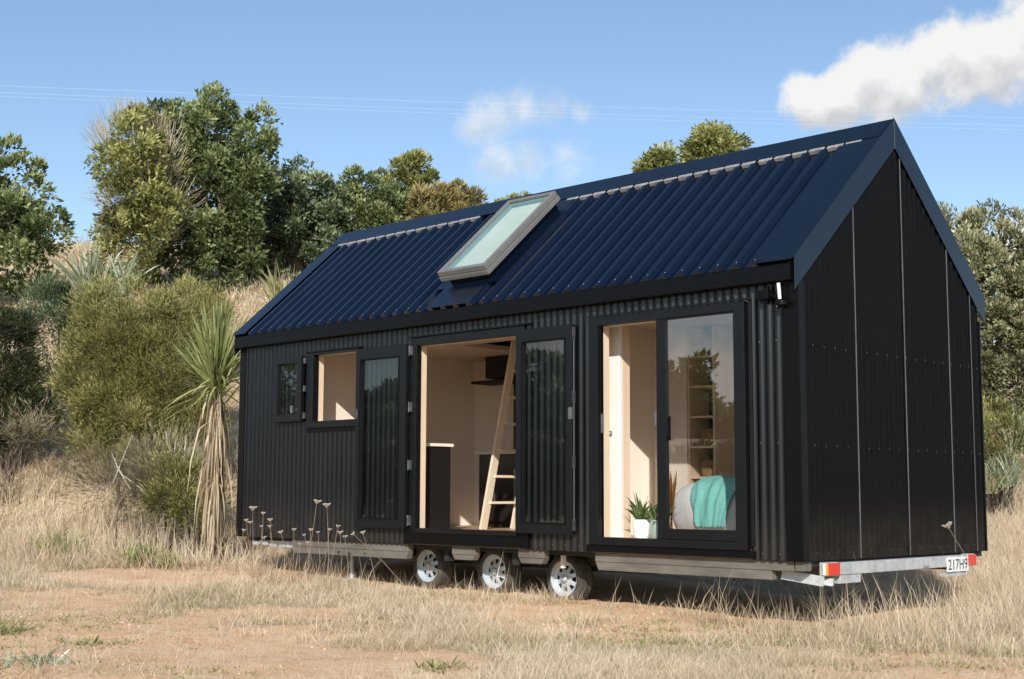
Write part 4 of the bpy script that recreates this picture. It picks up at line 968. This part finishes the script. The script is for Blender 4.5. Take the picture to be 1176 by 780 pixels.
for u, v, ru, rv, lab in ((745, 560, 34, 36, 'added scrub darkening the reflection low at the left edge of the sliding door glass'), (800, 566, 38, 40, 'added scrub darkening the reflection low in the middle of the sliding door glass'), (862, 562, 36, 38, 'added scrub darkening the reflection low at the right edge of the sliding door glass'), (430, 545, 30, 30, 'added scrub breaking up the reflection low in the left door leaf'), (478, 556, 26, 22, 'added scrub breaking up the reflection beside the left door leaf'), (618, 540, 30, 34, 'added scrub breaking up the reflection low in the right door leaf'), (660, 552, 24, 26, 'added scrub breaking up the reflection at the outer edge of the right door leaf')):  # out-of-view scrub, added to block the bright ground's reflection
    tree('added_scrub', lab, 24, [(u, v, ru, rv), (u-ru*.5, v+12, ru*.7, rv*.7), (u+ru*.5, v+14, ru*.7, rv*.7)], M['shade'], 200, cr=.5, ll=.16, lw=.06, mirror=True, cat='scrub', group='scrub added for the glass reflections')

# dried seed heads by the trailer's left end
def seed_head(u, v, yplane, lean, size, label, group=None, xplane=None):
    k = CF+CR*(u-CW/2)/FPX-CU*(v-CH/2)/FPX
    t = (yplane-CAM[1])/k[1] if xplane is None else (xplane-CAM[0])/k[0]
    top = CAM+t*k; bx, by = top[0]+lean*.7071, top[1]+lean*.7071; bz = TZ(bx, by)-.02
    r = tag(empty('seed_head', (bx, by, bz)), label, 'seed head', group)
    b = MB(); mid = (top+np.array([bx, by, bz]))/2+np.array([.012, .0, .02]); b.tube([(bx, by, bz), tuple(mid), tuple(top)], [.0030, .0025, .0018], 5); b.build('stalk', M['stalk'], r)
    b = MB(); n = 16
    ax = np.array([top[0]-bx, top[1]-by, top[2]-bz]); ax /= np.linalg.norm(ax); a1 = np.cross(ax, [0, 1, .1]); a1 /= np.linalg.norm(a1); a2 = np.cross(ax, a1)
    for j in range(n):
        an = j*2.4; rr = size*math.sqrt((j+.5)/n)*.5; e = top+ax*(size*(.30+.18*(rr/size)**2*4))+a1*rr*math.cos(an)+a2*rr*math.sin(an)
        b.tube([tuple(top), tuple(top*.4+e*.6+ax*-.004), tuple(e)], [.002, .0018, .0016], 4)
        for q in range(5):
            o_ = rng.normal(0, size*.07, 3); c_ = e+o_*[1, 1, .4]; s_ = size*.075
            b.add([c_+[s_, 0, 0], c_+[-s_, 0, 0], c_+[0, s_, 0], c_+[0, -s_, 0], c_+[0, 0, s_*.8], c_+[0, 0, -s_*.8]], [(0, 2, 4), (2, 1, 4), (1, 3, 4), (3, 0, 4), (2, 0, 5), (1, 2, 5), (3, 1, 5), (0, 3, 5)])
    b.build('umbel', M['umbel'], r)
HEADS = [(162, 140), (225, 165), (268, 207), (122, 207), (145, 222), (215, 243), (105, 268), (232, 315), (335, 283), (415, 265), (478, 297), (517, 267), (562, 280), (555, 100), (617, 122), (632, 265), (683, 245), (698, 285), (728, 312), (783, 290), (840, 285), (498, 345), (450, 352), (268, 245)]
order = ['first', 'second', 'third', 'fourth', 'fifth', 'sixth', 'seventh', 'eighth', 'ninth', 'tenth', 'eleventh', 'twelfth', 'thirteenth', 'fourteenth', 'fifteenth', 'sixteenth', 'seventeenth', 'eighteenth', 'nineteenth', 'twentieth', 'twenty-first', 'twenty-second', 'twenty-third', 'twenty-fourth']
HEADS.sort()
for i, (hx, hy) in enumerate(HEADS):
    special = {(617, 122): 'tallest dried seed head, wide and flat, before the black cladding', (555, 100): 'tall dried seed head just left of the widest flat one', (783, 290): 'dried seed head on a long stalk leaning left towards the wheels', (162, 140): 'highest dried seed head near the left corner of the house'}
    lean = rng.normal(0, .10)
    if (hx, hy) == (783, 290): lean = .55
    elif (hx, hy) == (840, 285): lean = .15
    seed_head(260+hx/5.345, 560+hy/5.345, -.38+rng.uniform(-.15, .15), lean, .075 if hy < 150 else rng.uniform(.032, .055), special.get((hx, hy), '%s dried seed head counted from the left before the cladding' % order[i]), 'dried seed heads beside the trailer')
seed_head(1090, 607, 0, .40, .075, 'single dried seed head in front of the gable wall above the number plate', None, xplane=7.75)

# overhead wires
for lab, (u0, v0, u1, v1) in (('uppermost thin overhead wire across the sky', (-250, 88, 1300, 138)), ('middle thin overhead wire across the sky', (-250, 95.5, 1300, 147)), ('lowest thin overhead wire across the sky', (-250, 100, 1300, 152))):
    b = MB(); A_, B_ = P(u0, v0, 105), P(u1, v1, 125); b.tube([tuple(A_+(B_-A_)*i/16+np.array([0, 0, -.35*(1-(2*i/16-1)**2)])) for i in range(17)], .006, 6)
    tag(b.build('overhead_wire', M['wire'], smooth=True), lab, 'wire', 'overhead wires')

# ================================================================== SKY, SUN, CAMERA
SUN = np.array([.87, -1.0, .665]); SUN /= np.linalg.norm(SUN)
wd_ = bpy.data.worlds.new('World'); scene.world = wd_; wd_.use_nodes = True; nt = wd_.node_tree; nt.nodes.clear()
N = lambda t: nt.nodes.new(t)
out = N('ShaderNodeOutputWorld'); sky = N('ShaderNodeTexSky'); sky.sky_type = 'NISHITA'; sky.sun_disc = False
sky.sun_elevation = math.asin(SUN[2]); sky.sun_rotation = math.atan2(SUN[0], SUN[1]); sky.altitude = 100; sky.air_density = 1.0; sky.dust_density = .4; sky.ozone_density = 2.2
bgs = N('ShaderNodeBackground'); bgs.inputs['Strength'].default_value = .15; nt.links.new(sky.outputs['Color'], bgs.inputs['Color'])
tcw = N('ShaderNodeTexCoord'); V_ = tcw.outputs['Generated']
def mth(op, a, b=None, c=None):
    n_ = N('ShaderNodeMath'); n_.operation = op
    for i, x_ in enumerate((a, b, c)):
        if x_ is None: continue
        if isinstance(x_, (int, float)): n_.inputs[i].default_value = x_
        else: nt.links.new(x_, n_.inputs[i])
    return n_.outputs[0]
def noise_w(scale, det, rough, dist=0.0):
    n_ = N('ShaderNodeTexNoise'); n_.inputs['Scale'].default_value = scale; n_.inputs['Detail'].default_value = det; n_.inputs['Roughness'].default_value = rough; n_.inputs['Distortion'].default_value = dist; nt.links.new(V_, n_.inputs['Vector']); return n_.outputs['Fac']
def blobs_w(bl):
    cur = None
    for b_ in bl:
        u, v, r = b_[:3]; dv = direction(u, v)
        if len(b_) > 3: dv = np.array([dv[0], -dv[1], dv[2]])
        vm = N('ShaderNodeVectorMath'); vm.operation = 'DISTANCE'; nt.links.new(V_, vm.inputs[0]); vm.inputs[1].default_value = dv
        k_ = mth('MULTIPLY_ADD', vm.outputs['Value'], -FPX/r, 1.0); cur = k_ if cur is None else mth('SMOOTH_MAX', cur, k_, .35)
    return cur
def rangew(x_, a, b_):
    n_ = N('ShaderNodeMapRange'); n_.interpolation_type = 'SMOOTHSTEP'; n_.inputs['From Min'].default_value = a; n_.inputs['From Max'].default_value = b_; nt.links.new(x_, n_.inputs['Value']); return n_.outputs['Result']
BIG = [(928, 116, 34), (962, 108, 36), (1003, 78, 46), (1032, 88, 50), (1072, 62, 52), (1108, 62, 54), (1150, 50, 56), (1197, 40, 60), (1260, 25, 66), (1330, 10, 80), (1165, 285, 40), (1215, 280, 50), (825, 440, 70, 1), (760, 470, 80, 1), (560, 330, 160, 1)]
def density(off):
    "cloud density; off shifts the sample upwards so that tops and bases can be told apart"
    global V_
    keep = V_
    if off:
        va = N('ShaderNodeVectorMath'); va.operation = 'ADD'; nt.links.new(keep, va.inputs[0]); va.inputs[1].default_value = (.002, -.004, off); V_ = va.outputs['Vector']
    a_ = blobs_w(BIG); b_ = noise_w(17, 9, .60, .15); c_ = noise_w(48, 6, .6)
    V_ = keep
    return mth('ADD', a_, mth('ADD', mth('MULTIPLY_ADD', b_, 1.9, -.95), mth('MULTIPLY_ADD', c_, .75, -.32)))
d1 = density(0); d1u = density(.016)
al = rangew(d1, .0, .55)
thin = blobs_w([(545, 146, 30), (570, 138, 34), (600, 126, 36), (635, 124, 32), (665, 128, 22), (575, 182, 34), (610, 180, 34), (648, 176, 32)])
d2 = mth('ADD', thin, mth('MULTIPLY_ADD', noise_w(22, 9, .66, .7), 2.6, -1.2)); al2 = mth('MULTIPLY', rangew(d2, .0, 1.2), .62)
alpha = mth('MAXIMUM', al, al2)
rp = N('ShaderNodeValToRGB'); e = rp.color_ramp.elements; e[0].position = .15; e[0].color = (.62, .63, .65, 1); e[1].position = .62; e[1].color = (.94, .93, .91, 1)
lit = mth('MULTIPLY_ADD', mth('SUBTRACT', d1, d1u), .75, .52); thick = rangew(d1, .3, 1.5)
shade = mth('SUBTRACT', lit, mth('MULTIPLY', thick, .16)); nt.links.new(shade, rp.inputs['Fac'])
bgc = N('ShaderNodeBackground'); bgc.inputs['Strength'].default_value = 1.0; nt.links.new(rp.outputs['Color'], bgc.inputs['Color'])
mxs = N('ShaderNodeMixShader'); nt.links.new(mth('MULTIPLY', alpha, .96), mxs.inputs['Fac']); nt.links.new(bgs.outputs[0], mxs.inputs[1]); nt.links.new(bgc.outputs[0], mxs.inputs[2]); nt.links.new(mxs.outputs[0], out.inputs['Surface'])

sl = bpy.data.lights.new('sun', 'SUN'); sl.energy = 5.0; sl.angle = math.radians(.53); sl.color = (1.0, .945, .86)
so_ = bpy.data.objects.new('sun', sl); C.objects.link(so_); so_.rotation_euler = Vector(SUN).to_track_quat('Z', 'Y').to_euler(); so_.location = (15, -17, 12)

cd = bpy.data.cameras.new('camera'); co = bpy.data.objects.new('camera', cd); C.objects.link(co)
cd.sensor_width = 36; cd.lens = 36*FPX/CW; cd.clip_start = .1; cd.clip_end = 6000
mw = Matrix(((CR[0], CU[0], -CF[0], CAM[0]), (CR[1], CU[1], -CF[1], CAM[1]), (CR[2], CU[2], -CF[2], CAM[2]), (0, 0, 0, 1)))
co.matrix_world = mw; scene.camera = co
scene.view_settings.view_transform = 'Standard'; scene.view_settings.look = 'None'; scene.view_settings.exposure = 0; scene.view_settings.gamma = 1
scene.render.engine = 'CYCLES'; scene.cycles.max_bounces = 10; scene.cycles.diffuse_bounces = 5; scene.cycles.transparent_max_bounces = 16; scene.cycles.use_denoising = True
